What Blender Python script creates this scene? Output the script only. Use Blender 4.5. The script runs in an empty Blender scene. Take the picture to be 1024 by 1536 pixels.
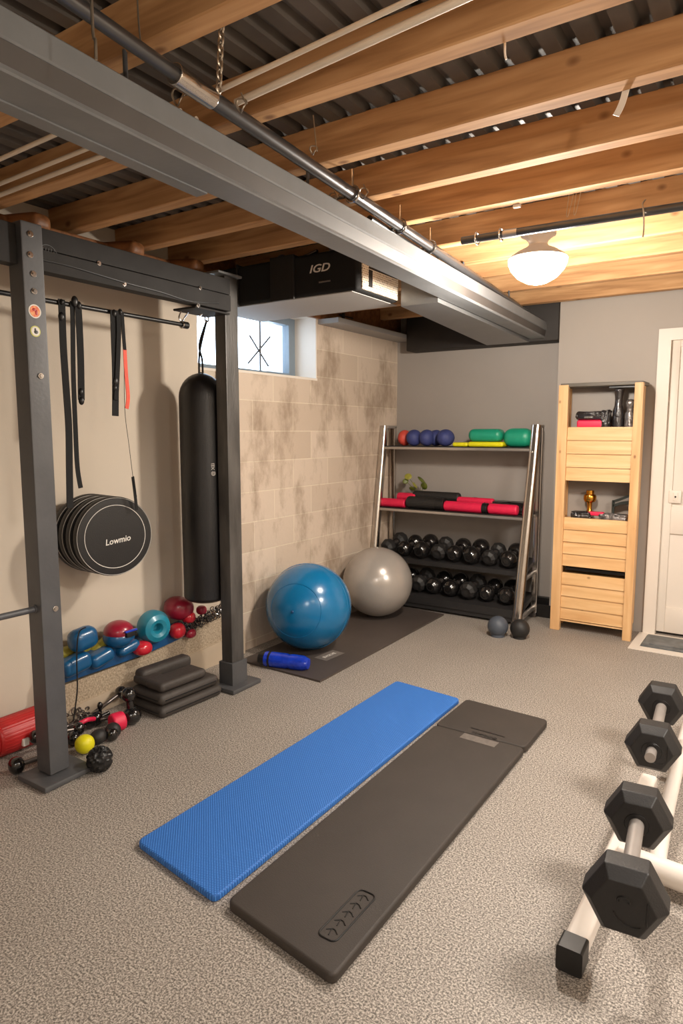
import bpy, bmesh, math, random
from mathutils import Vector, Matrix
random.seed(7)
S = bpy.context.scene
COL = S.collection
PI = math.pi
R = math.radians

# ------------------------------------------------------------------ camera
CAM_H = 1.45; PITCH = math.atan(0.12); YAW = R(33.56); F = 1000.0
cd = bpy.data.cameras.new('camera'); cam = bpy.data.objects.new('camera', cd); COL.objects.link(cam)
cam.location = (0, 0, CAM_H); cam.rotation_euler = (PI/2 - PITCH, 0, YAW)
cd.sensor_fit = 'HORIZONTAL'; cd.sensor_width = 36; cd.lens = F/1024*36; cd.clip_start = 0.02
S.camera = cam
_f = Vector((-math.sin(YAW)*math.cos(PITCH), math.cos(YAW)*math.cos(PITCH), -math.sin(PITCH)))
_r = Vector((math.cos(YAW), math.sin(YAW), 0)); _u = _r.cross(_f)
def at(x, y, ax, v):
    """where the line of sight through photo point x,y meets the real plane axis ax = v"""
    d = _f + _r*((x-512)/F) + _u*((768-y)/F); C0 = Vector((0, 0, CAM_H))
    return C0 + d*((v-C0[ax])/d[ax])

# ------------------------------------------------------------------ view, world, lights
S.view_settings.view_transform = 'Standard'; S.view_settings.look = 'None'
S.view_settings.gamma = 1; S.view_settings.use_curve_mapping = False
S.view_settings.exposure = 0.6
w = bpy.data.worlds.new('world'); S.world = w; w.use_nodes = True
w.node_tree.nodes['Background'].inputs[0].default_value = (0.72, 0.86, 1.0, 1)
w.node_tree.nodes['Background'].inputs[1].default_value = 1.3
def lamp_light(name, loc, power, radius, col=(1, .84, .66)):
    l = bpy.data.lights.new(name, 'POINT'); l.energy = power; l.shadow_soft_size = radius; l.color = col
    o = bpy.data.objects.new(name, l); o.location = loc; COL.objects.link(o); return o
def area_light(name, loc, rot, size, power, col):
    l = bpy.data.lights.new(name, 'AREA'); l.shape = 'RECTANGLE'; l.size, l.size_y = size; l.energy = power; l.color = col
    o = bpy.data.objects.new(name, l); o.location = loc; o.rotation_euler = rot; COL.objects.link(o); return o
LAMP = Vector((-1.03, 3.22, 2.38))
def down_light(name, loc, power, radius, col):
    l = bpy.data.lights.new(name, 'SPOT'); l.energy = power; l.shadow_soft_size = radius; l.color = col; l.spot_size = R(172); l.spot_blend = .35
    o = bpy.data.objects.new(name, l); o.location = loc; COL.objects.link(o); return o
WARM = (1, .94, .87)
lamp_light('ceiling_lamp_light', LAMP - Vector((0, 0, .32)), 86, .09, (1, .91, .80))
FILL_REAR = Vector((-.05, -.55, 2.38)); FILL_RIGHT = Vector((.85, 2.4, 2.38)); LAMP4 = Vector((.35, .92, 2.38))
lamp_light('near_lamp_glow', LAMP4 - Vector((0, 0, .225)), 36, .05, (1, .90, .78))
down_light('rear_fill_light', FILL_REAR - Vector((0, 0, .27)), 58, .25, WARM)  # added fill from behind the camera, no known lamp there
down_light('right_fill_light', FILL_RIGHT - Vector((0, 0, .27)), 136, .25, WARM)  # added fill to brighten the back wall, cabinet and dumbbells
area_light('daylight', (-3.30, 3.62, 2.08), (0, R(-72), 0), (.35, .8), 4, (.6, .78, 1))

# ------------------------------------------------------------------ materials
MATS = {}
def lin(c):
    return tuple(((x/255)/12.92 if x/255 <= .04045 else ((x/255+.055)/1.055)**2.4) for x in c)
def mat(name, rgb, rough=.5, metal=0, spot=0, scale=20, bump=0, bscale=60, emit=None, rgb2=None, coat=0, stretch=(1, 1, 1), detail=4):
    if name in MATS: return MATS[name]
    m = bpy.data.materials.new(name); m.use_nodes = True; nt = m.node_tree; b = nt.nodes['Principled BSDF']
    c = lin(rgb); b.inputs['Base Color'].default_value = (*c, 1)
    b.inputs['Roughness'].default_value = rough; b.inputs['Metallic'].default_value = metal
    if coat: b.inputs['Coat Weight'].default_value = coat; b.inputs['Coat Roughness'].default_value = .15
    tc = nt.nodes.new('ShaderNodeTexCoord'); mp = nt.nodes.new('ShaderNodeMapping')
    mp.inputs['Scale'].default_value = stretch; nt.links.new(tc.outputs['Object'], mp.inputs[0])
    n = nt.nodes.new('ShaderNodeTexNoise'); n.inputs['Scale'].default_value = scale; n.inputs['Detail'].default_value = detail
    nt.links.new(mp.outputs[0], n.inputs['Vector'])
    rp = nt.nodes.new('ShaderNodeValToRGB')
    c2 = lin(rgb2) if rgb2 else tuple(x*(1-(spot or .12)) for x in c)
    rp.color_ramp.elements[0].color = (*c2, 1); rp.color_ramp.elements[1].color = (*c, 1)
    rp.color_ramp.elements[0].position = .35; rp.color_ramp.elements[1].position = .65
    nt.links.new(n.outputs[0], rp.inputs[0]); nt.links.new(rp.outputs[0], b.inputs['Base Color'])
    if bump:
        n2 = nt.nodes.new('ShaderNodeTexNoise'); n2.inputs['Scale'].default_value = bscale; n2.inputs['Detail'].default_value = 3
        nt.links.new(mp.outputs[0], n2.inputs['Vector'])
        bp = nt.nodes.new('ShaderNodeBump'); bp.inputs['Strength'].default_value = bump; bp.inputs['Distance'].default_value = .01
        nt.links.new(n2.outputs[0], bp.inputs['Height']); nt.links.new(bp.outputs[0], b.inputs['Normal'])
    if emit:
        b.inputs['Emission Color'].default_value = (*emit[0], 1); b.inputs['Emission Strength'].default_value = emit[1]
    MATS[name] = m; return m

def wood(name, lo, mid, hi, axis=0, rough=.5, knots=True, kscale=1.0):
    m = bpy.data.materials.new(name); m.use_nodes = True; nt = m.node_tree; b = nt.nodes['Principled BSDF']
    b.inputs['Roughness'].default_value = rough
    tc = nt.nodes.new('ShaderNodeTexCoord'); mp = nt.nodes.new('ShaderNodeMapping')
    sc = [14, 14, 14]; sc[axis] = 1.1; mp.inputs['Scale'].default_value = sc
    nt.links.new(tc.outputs['Object'], mp.inputs[0])
    n = nt.nodes.new('ShaderNodeTexNoise'); n.inputs['Scale'].default_value = 1.6; n.inputs['Detail'].default_value = 6; n.inputs['Distortion'].default_value = .8
    nt.links.new(mp.outputs[0], n.inputs['Vector'])
    rp = nt.nodes.new('ShaderNodeValToRGB'); e = rp.color_ramp.elements
    e[0].position = .3; e[0].color = (*lin(lo), 1); e[1].position = .72; e[1].color = (*lin(hi), 1)
    k = e.new(.5); k.color = (*lin(mid), 1)
    nt.links.new(n.outputs[0], rp.inputs[0])
    # knots: sparse stretched voronoi cells
    mp2 = nt.nodes.new('ShaderNodeMapping'); s2 = [5.5, 5.5, 5.5]; s2[axis] = 3.6; mp2.inputs['Scale'].default_value = s2
    nt.links.new(tc.outputs['Object'], mp2.inputs[0])
    v = nt.nodes.new('ShaderNodeTexVoronoi'); v.inputs['Scale'].default_value = kscale; nt.links.new(mp2.outputs[0], v.inputs['Vector'])
    kr = nt.nodes.new('ShaderNodeValToRGB'); ke = kr.color_ramp.elements
    ke[0].position = .04; ke[0].color = (.30, .20, .14, 1) if knots else (.8, .8, .8, 1); ke[1].position = .10; ke[1].color = (1, 1, 1, 1)
    nt.links.new(v.outputs['Distance'], kr.inputs[0])
    mx = nt.nodes.new('ShaderNodeMix'); mx.data_type = 'RGBA'; mx.blend_type = 'MULTIPLY'; mx.inputs[0].default_value = .8
    nt.links.new(rp.outputs[0], mx.inputs[6]); nt.links.new(kr.outputs[0], mx.inputs[7]); nt.links.new(mx.outputs[2], b.inputs['Base Color'])
    bp = nt.nodes.new('ShaderNodeBump'); bp.inputs['Strength'].default_value = .15; bp.inputs['Distance'].default_value = .004
    nt.links.new(n.outputs[0], bp.inputs['Height']); nt.links.new(bp.outputs[0], b.inputs['Normal'])
    MATS[name] = m; return m

JOIST = wood('joist_pine', (158, 113, 72), (192, 145, 98), (212, 167, 120), 0, .8)
JOIST_OLD = wood('joist_aged', (96, 58, 30), (128, 82, 46), (150, 100, 60), 0)
CAB = wood('cabinet_pine', (208, 158, 104), (222, 178, 124), (232, 192, 142), 0, .5, True, 1.6)
CABV = wood('cabinet_pine_upright', (204, 154, 102), (218, 172, 120), (228, 188, 138), 2, .5, True, 1.6)

def floor_mat():
    m = bpy.data.materials.new('speckled_rubber'); m.use_nodes = True; nt = m.node_tree; b = nt.nodes['Principled BSDF']
    b.inputs['Roughness'].default_value = .55
    tc = nt.nodes.new('ShaderNodeTexCoord')
    v = nt.nodes.new('ShaderNodeTexNoise'); v.inputs['Scale'].default_value = 165; v.inputs['Detail'].default_value = 4.0; v.inputs['Roughness'].default_value = .85
    nt.links.new(tc.outputs['Object'], v.inputs['Vector'])
    rp = nt.nodes.new('ShaderNodeValToRGB'); e = rp.color_ramp.elements
    e[0].position = .42; e[0].color = (*lin((78, 72, 66)), 1); e[1].position = .58; e[1].color = (*lin((208, 198, 187)), 1)
    k = e.new(.5); k.color = (*lin((144, 135, 126)), 1)
    nt.links.new(v.outputs[0], rp.inputs[0])
    n = nt.nodes.new('ShaderNodeTexNoise'); n.inputs['Scale'].default_value = 1.3; n.inputs['Detail'].default_value = 5
    nt.links.new(tc.outputs['Object'], n.inputs['Vector'])
    r2 = nt.nodes.new('ShaderNodeValToRGB'); r2.color_ramp.elements[0].position = .3; r2.color_ramp.elements[0].color = (.84, .83, .82, 1)
    r2.color_ramp.elements[1].position = .7; r2.color_ramp.elements[1].color = (1, 1, 1, 1)
    nt.links.new(n.outputs[0], r2.inputs[0])
    mx = nt.nodes.new('ShaderNodeMix'); mx.data_type = 'RGBA'; mx.blend_type = 'MULTIPLY'; mx.inputs[0].default_value = 1
    nt.links.new(rp.outputs[0], mx.inputs[6]); nt.links.new(r2.outputs[0], mx.inputs[7]); nt.links.new(mx.outputs[2], b.inputs['Base Color'])
    bp = nt.nodes.new('ShaderNodeBump'); bp.inputs['Strength'].default_value = .06; bp.inputs['Distance'].default_value = .001
    nt.links.new(v.outputs[0], bp.inputs['Height']); nt.links.new(bp.outputs[0], b.inputs['Normal'])
    return m
FLOOR = floor_mat()

def block_mat():
    m = bpy.data.materials.new('painted_block'); m.use_nodes = True; nt = m.node_tree; b = nt.nodes['Principled BSDF']
    b.inputs['Roughness'].default_value = .75
    tc = nt.nodes.new('ShaderNodeTexCoord'); sp = nt.nodes.new('ShaderNodeSeparateXYZ'); cb = nt.nodes.new('ShaderNodeCombineXYZ')
    nt.links.new(tc.outputs['Object'], sp.inputs[0]); nt.links.new(sp.outputs[1], cb.inputs[0]); nt.links.new(sp.outputs[2], cb.inputs[1])
    mp = nt.nodes.new('ShaderNodeMapping'); mp.inputs['Location'].default_value = (.09, -.056, 0); nt.links.new(cb.outputs[0], mp.inputs[0])
    br = nt.nodes.new('ShaderNodeTexBrick'); br.inputs['Scale'].default_value = 1; br.inputs['Brick Width'].default_value = .43
    br.inputs['Row Height'].default_value = .2; br.inputs['Mortar Size'].default_value = .0035; br.inputs['Mortar Smooth'].default_value = .3
    br.inputs['Color1'].default_value = (*lin((208, 190, 172)), 1); br.inputs['Color2'].default_value = (*lin((190, 171, 152)), 1)
    br.inputs['Mortar'].default_value = (*lin((216, 202, 180)), 1)
    nt.links.new(mp.outputs[0], br.inputs['Vector'])
    st = nt.nodes.new('ShaderNodeMapping'); st.inputs['Scale'].default_value = (1, 1.6, .9); nt.links.new(tc.outputs['Object'], st.inputs[0])
    n = nt.nodes.new('ShaderNodeTexNoise'); n.inputs['Scale'].default_value = 2.3; n.inputs['Detail'].default_value = 8; n.inputs['Roughness'].default_value = .68
    nt.links.new(st.outputs[0], n.inputs['Vector'])
    r = nt.nodes.new('ShaderNodeValToRGB'); r.color_ramp.elements[0].position = .36; r.color_ramp.elements[0].color = (*lin((156, 140, 120)), 1)
    r.color_ramp.elements[1].position = .52; r.color_ramp.elements[1].color = (1, 1, 1, 1)
    nt.links.new(n.outputs[0], r.inputs[0])
    mx = nt.nodes.new('ShaderNodeMix'); mx.data_type = 'RGBA'; mx.blend_type = 'MULTIPLY'; mx.inputs[0].default_value = .55
    nt.links.new(br.outputs[0], mx.inputs[6]); nt.links.new(r.outputs[0], mx.inputs[7]); nt.links.new(mx.outputs[2], b.inputs['Base Color'])
    n2 = nt.nodes.new('ShaderNodeTexNoise'); n2.inputs['Scale'].default_value = 45; n2.inputs['Detail'].default_value = 5
    nt.links.new(tc.outputs['Object'], n2.inputs['Vector'])
    bp = nt.nodes.new('ShaderNodeBump'); bp.inputs['Strength'].default_value = .35; bp.inputs['Distance'].default_value = .006
    nt.links.new(n2.outputs[0], bp.inputs['Height'])
    bp2 = nt.nodes.new('ShaderNodeBump'); bp2.invert = True; bp2.inputs['Strength'].default_value = .4; bp2.inputs['Distance'].default_value = .004
    nt.links.new(br.outputs['Fac'], bp2.inputs['Height']); nt.links.new(bp.outputs[0], bp2.inputs['Normal']); nt.links.new(bp2.outputs[0], b.inputs['Normal'])
    return m
BLOCK = block_mat()

def weave_mat():
    m = bpy.data.materials.new('blue_ribbed_foam'); m.use_nodes = True; nt = m.node_tree; b = nt.nodes['Principled BSDF']
    b.inputs['Roughness'].default_value = .6
    tc = nt.nodes.new('ShaderNodeTexCoord')
    ws = []
    for rot in (R(45), R(-45)):
        mp = nt.nodes.new('ShaderNodeMapping'); mp.inputs['Rotation'].default_value = (0, 0, rot); nt.links.new(tc.outputs['Object'], mp.inputs[0])
        wv = nt.nodes.new('ShaderNodeTexWave'); wv.inputs['Scale'].default_value = 38; wv.inputs['Distortion'].default_value = .6; wv.inputs['Detail'].default_value = 1
        nt.links.new(mp.outputs[0], wv.inputs['Vector']); ws.append(wv)
    mm = nt.nodes.new('ShaderNodeMath'); mm.operation = 'MULTIPLY'
    nt.links.new(ws[0].outputs['Fac'], mm.inputs[0]); nt.links.new(ws[1].outputs['Fac'], mm.inputs[1])
    rp = nt.nodes.new('ShaderNodeValToRGB'); rp.color_ramp.elements[0].color = (*lin((34, 92, 170)), 1); rp.color_ramp.elements[1].color = (*lin((66, 134, 216)), 1)
    rp.color_ramp.elements[1].position = .7
    nt.links.new(mm.outputs[0], rp.inputs[0]); nt.links.new(rp.outputs[0], b.inputs['Base Color'])
    bp = nt.nodes.new('ShaderNodeBump'); bp.inputs['Strength'].default_value = .6; bp.inputs['Distance'].default_value = .002
    nt.links.new(mm.outputs[0], bp.inputs['Height']); nt.links.new(bp.outputs[0], b.inputs['Normal'])
    return m
BLUEMAT = weave_mat()

def print_mat():
    m = bpy.data.materials.new('printed_label'); m.use_nodes = True; nt = m.node_tree; b = nt.nodes['Principled BSDF']; b.inputs['Roughness'].default_value = .4
    tc = nt.nodes.new('ShaderNodeTexCoord'); sp = nt.nodes.new('ShaderNodeSeparateXYZ'); cb = nt.nodes.new('ShaderNodeCombineXYZ')
    nt.links.new(tc.outputs['Object'], sp.inputs[0]); nt.links.new(sp.outputs[1], cb.inputs[0]); nt.links.new(sp.outputs[2], cb.inputs[1])
    br = nt.nodes.new('ShaderNodeTexBrick'); br.inputs['Scale'].default_value = 1; br.inputs['Brick Width'].default_value = .016; br.inputs['Row Height'].default_value = .011
    br.inputs['Mortar Size'].default_value = .0028
    br.inputs['Color1'].default_value = (*lin((120, 92, 70)), 1); br.inputs['Color2'].default_value = (*lin((226, 206, 178)), 1); br.inputs['Mortar'].default_value = (*lin((246, 238, 222)), 1)
    nt.links.new(cb.outputs[0], br.inputs['Vector']); nt.links.new(br.outputs[0], b.inputs['Base Color'])
    return m
PRINT = print_mat()

STEEL = mat('grey_painted_steel', (120, 122, 124), .45, .05, .12, 6, .05, 40)
FRAME = mat('charcoal_steel', (84, 84, 86), .45, .15, .15, 8, .06, 60)
BEAMD = mat('dark_crossbeam_paint', (48, 46, 45), .65, 0, .2, 8, .06, 60)
BEAMD.node_tree.nodes['Principled BSDF'].inputs['Specular IOR Level'].default_value = .2
FRAME_WORN = mat('worn_charcoal_steel', (86, 83, 80), .42, .2, .45, 14, .15, 90, stretch=(1, 1, .25))
DECK = mat('dark_corrugated_steel', (104, 98, 92), .6, .1, .3, 5)
DUCT = mat('galvanised_duct', (128, 128, 128), .35, .5, .12, 5)
CREAM = mat('cream_paint', (200, 187, 170), .7, 0, .05, 1.5, .04, 120)
GREYP = mat('warm_grey_paint', (172, 162, 152), .7, 0, .05, 1.5, .04, 120)
GREYD = mat('grey_paint', (158, 150, 143), .7, 0, .06, 1.5, .04, 120)
WHITE = mat('white_paint', (224, 214, 202), .45, 0, .03, 3)
SOFFIT = mat('soffit_paint', (158, 154, 150), .6, 0, .06, 3)
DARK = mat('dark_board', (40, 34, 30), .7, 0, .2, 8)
BLACKP = mat('black_plastic', (26, 25, 25), .38, 0, .2, 20)
RUBBER = mat('black_rubber', (34, 32, 31), .55, 0, .2, 30, .1, 200)
LEATHER = mat('black_leather', (24, 22, 22), .38, 0, .2, 12, .12, 220)
FOAM = mat('charcoal_foam', (58, 51, 46), .62, 0, .12, 6, .12, 260)
GYMMAT = mat('dark_brown_gym_mat', (74, 65, 60), .55, 0, .12, 4, .06, 200)
PAD = mat('grey_padding', (62, 56, 52), .6, 0, .15, 14, .25, 60)
NYLON = mat('black_nylon', (14, 13, 13), .85, 0, .2, 60, .2, 300)
ORANGE = mat('orange_webbing', (226, 74, 44), .6, 0, .1, 60)
CHROME = mat('chrome', (214, 208, 202), .18, 1, .08, 5)
ALU = mat('brushed_aluminium', (198, 192, 186), .3, .85, .08, 12)
WIRE = mat('zinc_wire', (176, 164, 148), .35, .9, .2, 40)
PIPE = mat('grey_steel_pipe', (96, 96, 98), .28, .75, .2, 8)
PVC = mat('white_conduit', (226, 212, 194), .45, 0, .08, 8)
BALLB = mat('teal_blue_vinyl', (14, 106, 156), .24, 0, .1, 2, .03, 12, coat=.4)
BALLS = mat('silver_vinyl', (168, 160, 152), .25, .25, .06, 3, coat=.3)
MEDB = mat('navy_rubber', (54, 62, 116), .6, 0, .15, 20, .15, 150)
MEDR = mat('red_coral_rubber', (206, 74, 60), .55, 0, .12, 15)
YEL = mat('bright_yellow', (222, 212, 20), .45, 0, .1, 15)
GRN = mat('sea_green', (26, 144, 112), .42, 0, .1, 12)
REDF = mat('crimson_foam', (222, 32, 74), .45, 0, .12, 12)
REDV = mat('red_vinyl', (182, 38, 38), .4, 0, .05, 3, .02, 30)
WINE = mat('wine_vinyl', (150, 26, 50), .3, 0, .12, 10, coat=.3)
REDG = mat('glossy_red', (196, 34, 50), .25, 0, .12, 10, coat=.3)
TEAL = mat('teal_vinyl', (30, 128, 152), .32, 0, .1, 8, coat=.3)
BLU = mat('blue_vinyl', (16, 84, 130), .32, 0, .12, 8, coat=.3)
DBLU = mat('deep_blue_vinyl', (18, 70, 116), .35, 0, .12, 8, coat=.2)
OLIVE = mat('olive_yellow_vinyl', (168, 158, 60), .4, 0, .1, 8)
BOTTLE = mat('royal_blue_plastic', (18, 58, 190), .22, 0, .25, 18, .3, 60, coat=.5)
GOLD = mat('gold', (216, 154, 60), .22, 1, .1, 5)
LEAF = mat('leaf_green', (98, 108, 34), .45, 0, .35, 30)
LEAFL = mat('pale_leaf', (156, 152, 60), .45, 0, .3, 30)
PAPER = mat('grey_label', (118, 110, 104), .4, 0, .25, 60)
WHT = mat('white_print', (228, 222, 214), .5, 0, .04, 8)
WRAP = mat('crinkled_black_wrap', (44, 40, 40), .16, .1, .3, 30, 1.0, 38, coat=.6)
CLEARW = mat('crinkled_silver_wrap', (150, 142, 138), .2, .5, .75, 45, 1.0, 40, coat=.4)
RACKBLK = mat('black_powder_coat', (44, 42, 42), .5, .1, .15, 12)
PLUG = mat('brass_bolt', (170, 158, 140), .3, .9, .2, 20)
THRESH = mat('threshold_tile', (112, 114, 114), .5, 0, .5, 14)
GREYBALL = mat('slate_rubber', (74, 80, 90), .5, 0, .1, 6)
TAN = mat('tan_plank', (176, 152, 126), .55, 0, .1, 6, stretch=(1, .2, 1))
CURB = mat('speckled_curb', (190, 172, 148), .65, 0, .4, 110, .1, 200, rgb2=(138, 122, 102))
CURBL = mat('plain_curb_board', (186, 168, 146), .6, 0, .08, 5)
GLOW = mat('lamp_glass', (255, 240, 220), .3, 0, .01, 3, emit=((1, .87, .70), 9))
ENAM = mat('pale_enamel', (214, 204, 194), .35, .1, .05, 5)
STICK_R = mat('orange_sticker', (226, 88, 40), .4, 0, .3, 60, rgb2=(236, 180, 110))
STICK_Y = mat('yellow_green_sticker', (206, 206, 90), .4, 0, .1, 60)
GRIP = mat('dark_chrome', (120, 112, 108), .3, .8, .2, 12)

def glass_mat():
    m = bpy.data.materials.new('window_glass'); m.use_nodes = True; nt = m.node_tree
    b = nt.nodes['Principled BSDF']; b.inputs['Transmission Weight'].default_value = 1; b.inputs['Roughness'].default_value = .02; b.inputs['IOR'].default_value = 1.05
    return m
GLASS = glass_mat()

# ------------------------------------------------------------------ mesh helpers
def NB(): return bmesh.new()
def add_geo(bm, fn, M=None):
    t = bmesh.new(); fn(t)
    if M is not None: bmesh.ops.transform(t, matrix=M, verts=t.verts)
    me = bpy.data.meshes.new('tmp'); t.to_mesh(me); t.free(); bm.from_mesh(me); bpy.data.meshes.remove(me); return bm
def rotm(r): return Matrix.Rotation(r[2], 4, 'Z') @ Matrix.Rotation(r[1], 4, 'Y') @ Matrix.Rotation(r[0], 4, 'X')
def box(bm, c, s, rot=(0, 0, 0), bev=0, seg=2):
    def f(t):
        bmesh.ops.create_cube(t, size=1); bmesh.ops.scale(t, vec=s, verts=t.verts)
        if bev: bmesh.ops.bevel(t, geom=t.edges[:], offset=bev, segments=seg, profile=.5, affect='EDGES')
    return add_geo(bm, f, Matrix.Translation(Vector(c)) @ rotm(rot))
def bx(bm, x0, x1, y0, y1, z0, z1, bev=0, seg=2):
    return box(bm, ((x0+x1)/2, (y0+y1)/2, (z0+z1)/2), (abs(x1-x0), abs(y1-y0), abs(z1-z0)), bev=bev, seg=seg)
def align(a, b):
    d = (Vector(b)-Vector(a)); return Matrix.Translation((Vector(a)+Vector(b))/2) @ d.to_track_quat('Z', 'Y').to_matrix().to_4x4(), d.length
def cyl(bm, a, b, r, r2=None, n=24, bev=0):
    M, L = align(a, b)
    def f(t):
        bmesh.ops.create_cone(t, cap_ends=True, segments=n, radius1=r, radius2=r if r2 is None else r2, depth=L)
        if bev:
            e = [e for e in t.edges if all(abs(abs(v.co.z)-L/2) < 1e-6 for v in e.verts)]
            bmesh.ops.bevel(t, geom=e, offset=bev, segments=3, profile=.5, affect='EDGES')
    return add_geo(bm, f, M)
def ell(bm, c, s, rot=(0, 0, 0), n=24, pw=1.0):
    def f(t):
        bmesh.ops.create_uvsphere(t, u_segments=n, v_segments=n//2+2, radius=1)
        if pw != 1:
            for v in t.verts:
                v.co = Vector([math.copysign(abs(q)**pw, q) for q in v.co])
        bmesh.ops.scale(t, vec=s, verts=t.verts)
    return add_geo(bm, f, Matrix.Translation(Vector(c)) @ rotm(rot))
def lathe(bm, prof, M=None, n=32):
    """prof: list of (r, z)"""
    def f(t):
        rings = []
        for r, z in prof:
            if r < 1e-5: rings.append([t.verts.new((0, 0, z))])
            else: rings.append([t.verts.new((r*math.cos(2*PI*i/n), r*math.sin(2*PI*i/n), z)) for i in range(n)])
        for A, B in zip(rings, rings[1:]):
            for i in range(n):
                j = (i+1) % n
                if len(A) == 1 and len(B) == 1: continue
                if len(A) == 1: t.faces.new((A[0], B[j], B[i]))
                elif len(B) == 1: t.faces.new((A[i], A[j], B[0]))
                else: t.faces.new((A[i], A[j], B[j], B[i]))
        bmesh.ops.recalc_face_normals(t, faces=t.faces)
    return add_geo(bm, f, M)
def smooth_path(pts, k=6):
    pts = [Vector(p) for p in pts]
    if len(pts) < 3: return pts
    out = []
    for i in range(len(pts)-1):
        p0 = pts[max(i-1, 0)]; p1 = pts[i]; p2 = pts[i+1]; p3 = pts[min(i+2, len(pts)-1)]
        for j in range(k):
            t = j/k
            out.append(.5*((2*p1)+(-p0+p2)*t+(2*p0-5*p1+4*p2-p3)*t*t+(-p0+3*p1-3*p2+p3)*t**3))
    out.append(pts[-1]); return out
def tube(bm, pts, r, n=8, sm=True, flat=None, up=(0, 0, 1), close=False):
    """tube or, with flat=(w,t), a ribbon along a path"""
    P = smooth_path(pts) if sm else [Vector(p) for p in pts]
    prev = None; rings = []
    for i, p in enumerate(P):
        if close: d = P[(i+1) % len(P)] - P[i-1]
        else: d = P[min(i+1, len(P)-1)] - P[max(i-1, 0)]
        d.normalize()
        if prev is None:
            u = Vector(up); u = u - d*u.dot(d)
            if u.length < 1e-3: u = Vector((1, 0, 0)) - d*d.x
        else: u = prev - d*prev.dot(d)
        u.normalize(); prev = u; s = d.cross(u)
        if flat: ww, tt = flat[0]/2, flat[1]/2; rings.append([bm.verts.new(p+u*a*ww+s*b*tt) for a, b in ((1, 1), (1, -1), (-1, -1), (-1, 1))])
        else:
            rr = r[i*len(r)//len(P)] if isinstance(r, (list, tuple)) else r
            rings.append([bm.verts.new(p+(u*math.cos(2*PI*k/n)+s*math.sin(2*PI*k/n))*rr) for k in range(n)])
    m = len(rings[0])
    prs = list(zip(rings, rings[1:])) + ([(rings[-1], rings[0])] if close else [])
    for A, B in prs:
        for k in range(m): bm.faces.new((A[k], A[(k+1) % m], B[(k+1) % m], B[k]))
    if not close: bm.faces.new(rings[0][::-1]); bm.faces.new(rings[-1])
    return bm
def ring(bm, c, r, t, axis='Z', n=20, rot=None):
    M = {'Z': Matrix(), 'X': Matrix.Rotation(PI/2, 4, 'Y'), 'Y': Matrix.Rotation(PI/2, 4, 'X')}[axis] if rot is None else rotm(rot)
    pts = [Vector(c) + (M @ Vector((r*math.cos(2*PI*i/n), r*math.sin(2*PI*i/n), 0))) for i in range(n)]
    return tube(bm, pts, t, 6, sm=False, close=True)
def prism(bm, poly, M, depth):
    """poly in local xy, extruded along local z"""
    def f(t):
        a = [t.verts.new((x, y, 0)) for x, y in poly]; b = [t.verts.new((x, y, depth)) for x, y in poly]; n = len(poly)
        t.faces.new(a[::-1]); t.faces.new(b)
        for i in range(n): t.faces.new((a[i], a[(i+1) % n], b[(i+1) % n], b[i]))
        bmesh.ops.recalc_face_normals(t, faces=t.faces)
    return add_geo(bm, f, M)
def basis(o, x, y, z):
    M = Matrix.Identity(4)
    for i, v in enumerate((x, y, z)): M.col[i][:3] = Vector(v)
    M.col[3][:3] = Vector(o); return M
def text_bm(bm, s, size, M, depth=.0006, shear=0, squash=1):
    cu = bpy.data.curves.new('t', 'FONT'); cu.body = s; cu.size = size; cu.extrude = depth; cu.shear = shear; cu.align_x = 'CENTER'; cu.align_y = 'CENTER'; cu.resolution_u = 3
    cu.offset = size*.012
    ob = bpy.data.objects.new('t', cu); COL.objects.link(ob)
    me = bpy.data.meshes.new_from_object(ob.evaluated_get(bpy.context.evaluated_depsgraph_get()))
    bpy.data.objects.remove(ob); bpy.data.curves.remove(cu)
    me.transform(M @ Matrix.Diagonal((squash, 1, 1, 1))); bm.from_mesh(me); bpy.data.meshes.remove(me); return bm

def obj(name, bm, m, parent=None, smooth=40, local=False):
    """bm in world coordinates (or local to parent if local); origin at base centre for top-level meshes"""
    me = bpy.data.meshes.new(name)
    o = bpy.data.objects.new(name, me)
    if parent is None:
        xs = [v.co for v in bm.verts]
        lo = Vector([min(c[i] for c in xs) for i in range(3)]); hi = Vector([max(c[i] for c in xs) for i in range(3)])
        org = Vector(((lo.x+hi.x)/2, (lo.y+hi.y)/2, lo.z))
        bmesh.ops.translate(bm, vec=-org, verts=bm.verts); o.location = org
    else:
        o.parent = parent
        if not local:
            M = Matrix(); p = parent
            while p is not None: M = p.matrix_basis @ M; p = p.parent
            bmesh.ops.transform(bm, matrix=M.inverted(), verts=bm.verts)
    bmesh.ops.recalc_face_normals(bm, faces=bm.faces)
    bm.to_mesh(me); bm.free(); me.materials.append(m)
    if smooth:
        me.shade_smooth(); me.set_sharp_from_angle(angle=R(smooth))
        if smooth <= 60: wn = o.modifiers.new('wn', 'WEIGHTED_NORMAL'); wn.keep_sharp = True
    COL.objects.link(o); return o
def tag(o, label, cat, group=None):
    o['label'] = label; o['category'] = cat
    if group: o['group'] = group
    return o
def thing(name, label, cat, loc=(0, 0, 0), rz=0, group=None):
    o = bpy.data.objects.new(name, None); COL.objects.link(o); o.empty_display_size = .05
    o.location = loc; o.rotation_euler = (0, 0, rz); return tag(o, label, cat, group)
def struct(name, bm, m, parent=None, smooth=30):
    me = bpy.data.meshes.new(name); o = bpy.data.objects.new(name, me)
    bmesh.ops.recalc_face_normals(bm, faces=bm.faces)
    bm.to_mesh(me); bm.free(); me.materials.append(m); COL.objects.link(o)
    if smooth: me.shade_smooth(); me.set_sharp_from_angle(angle=R(smooth))
    if parent: o.parent = parent
    else: o['kind'] = 'structure'
    return o
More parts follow.
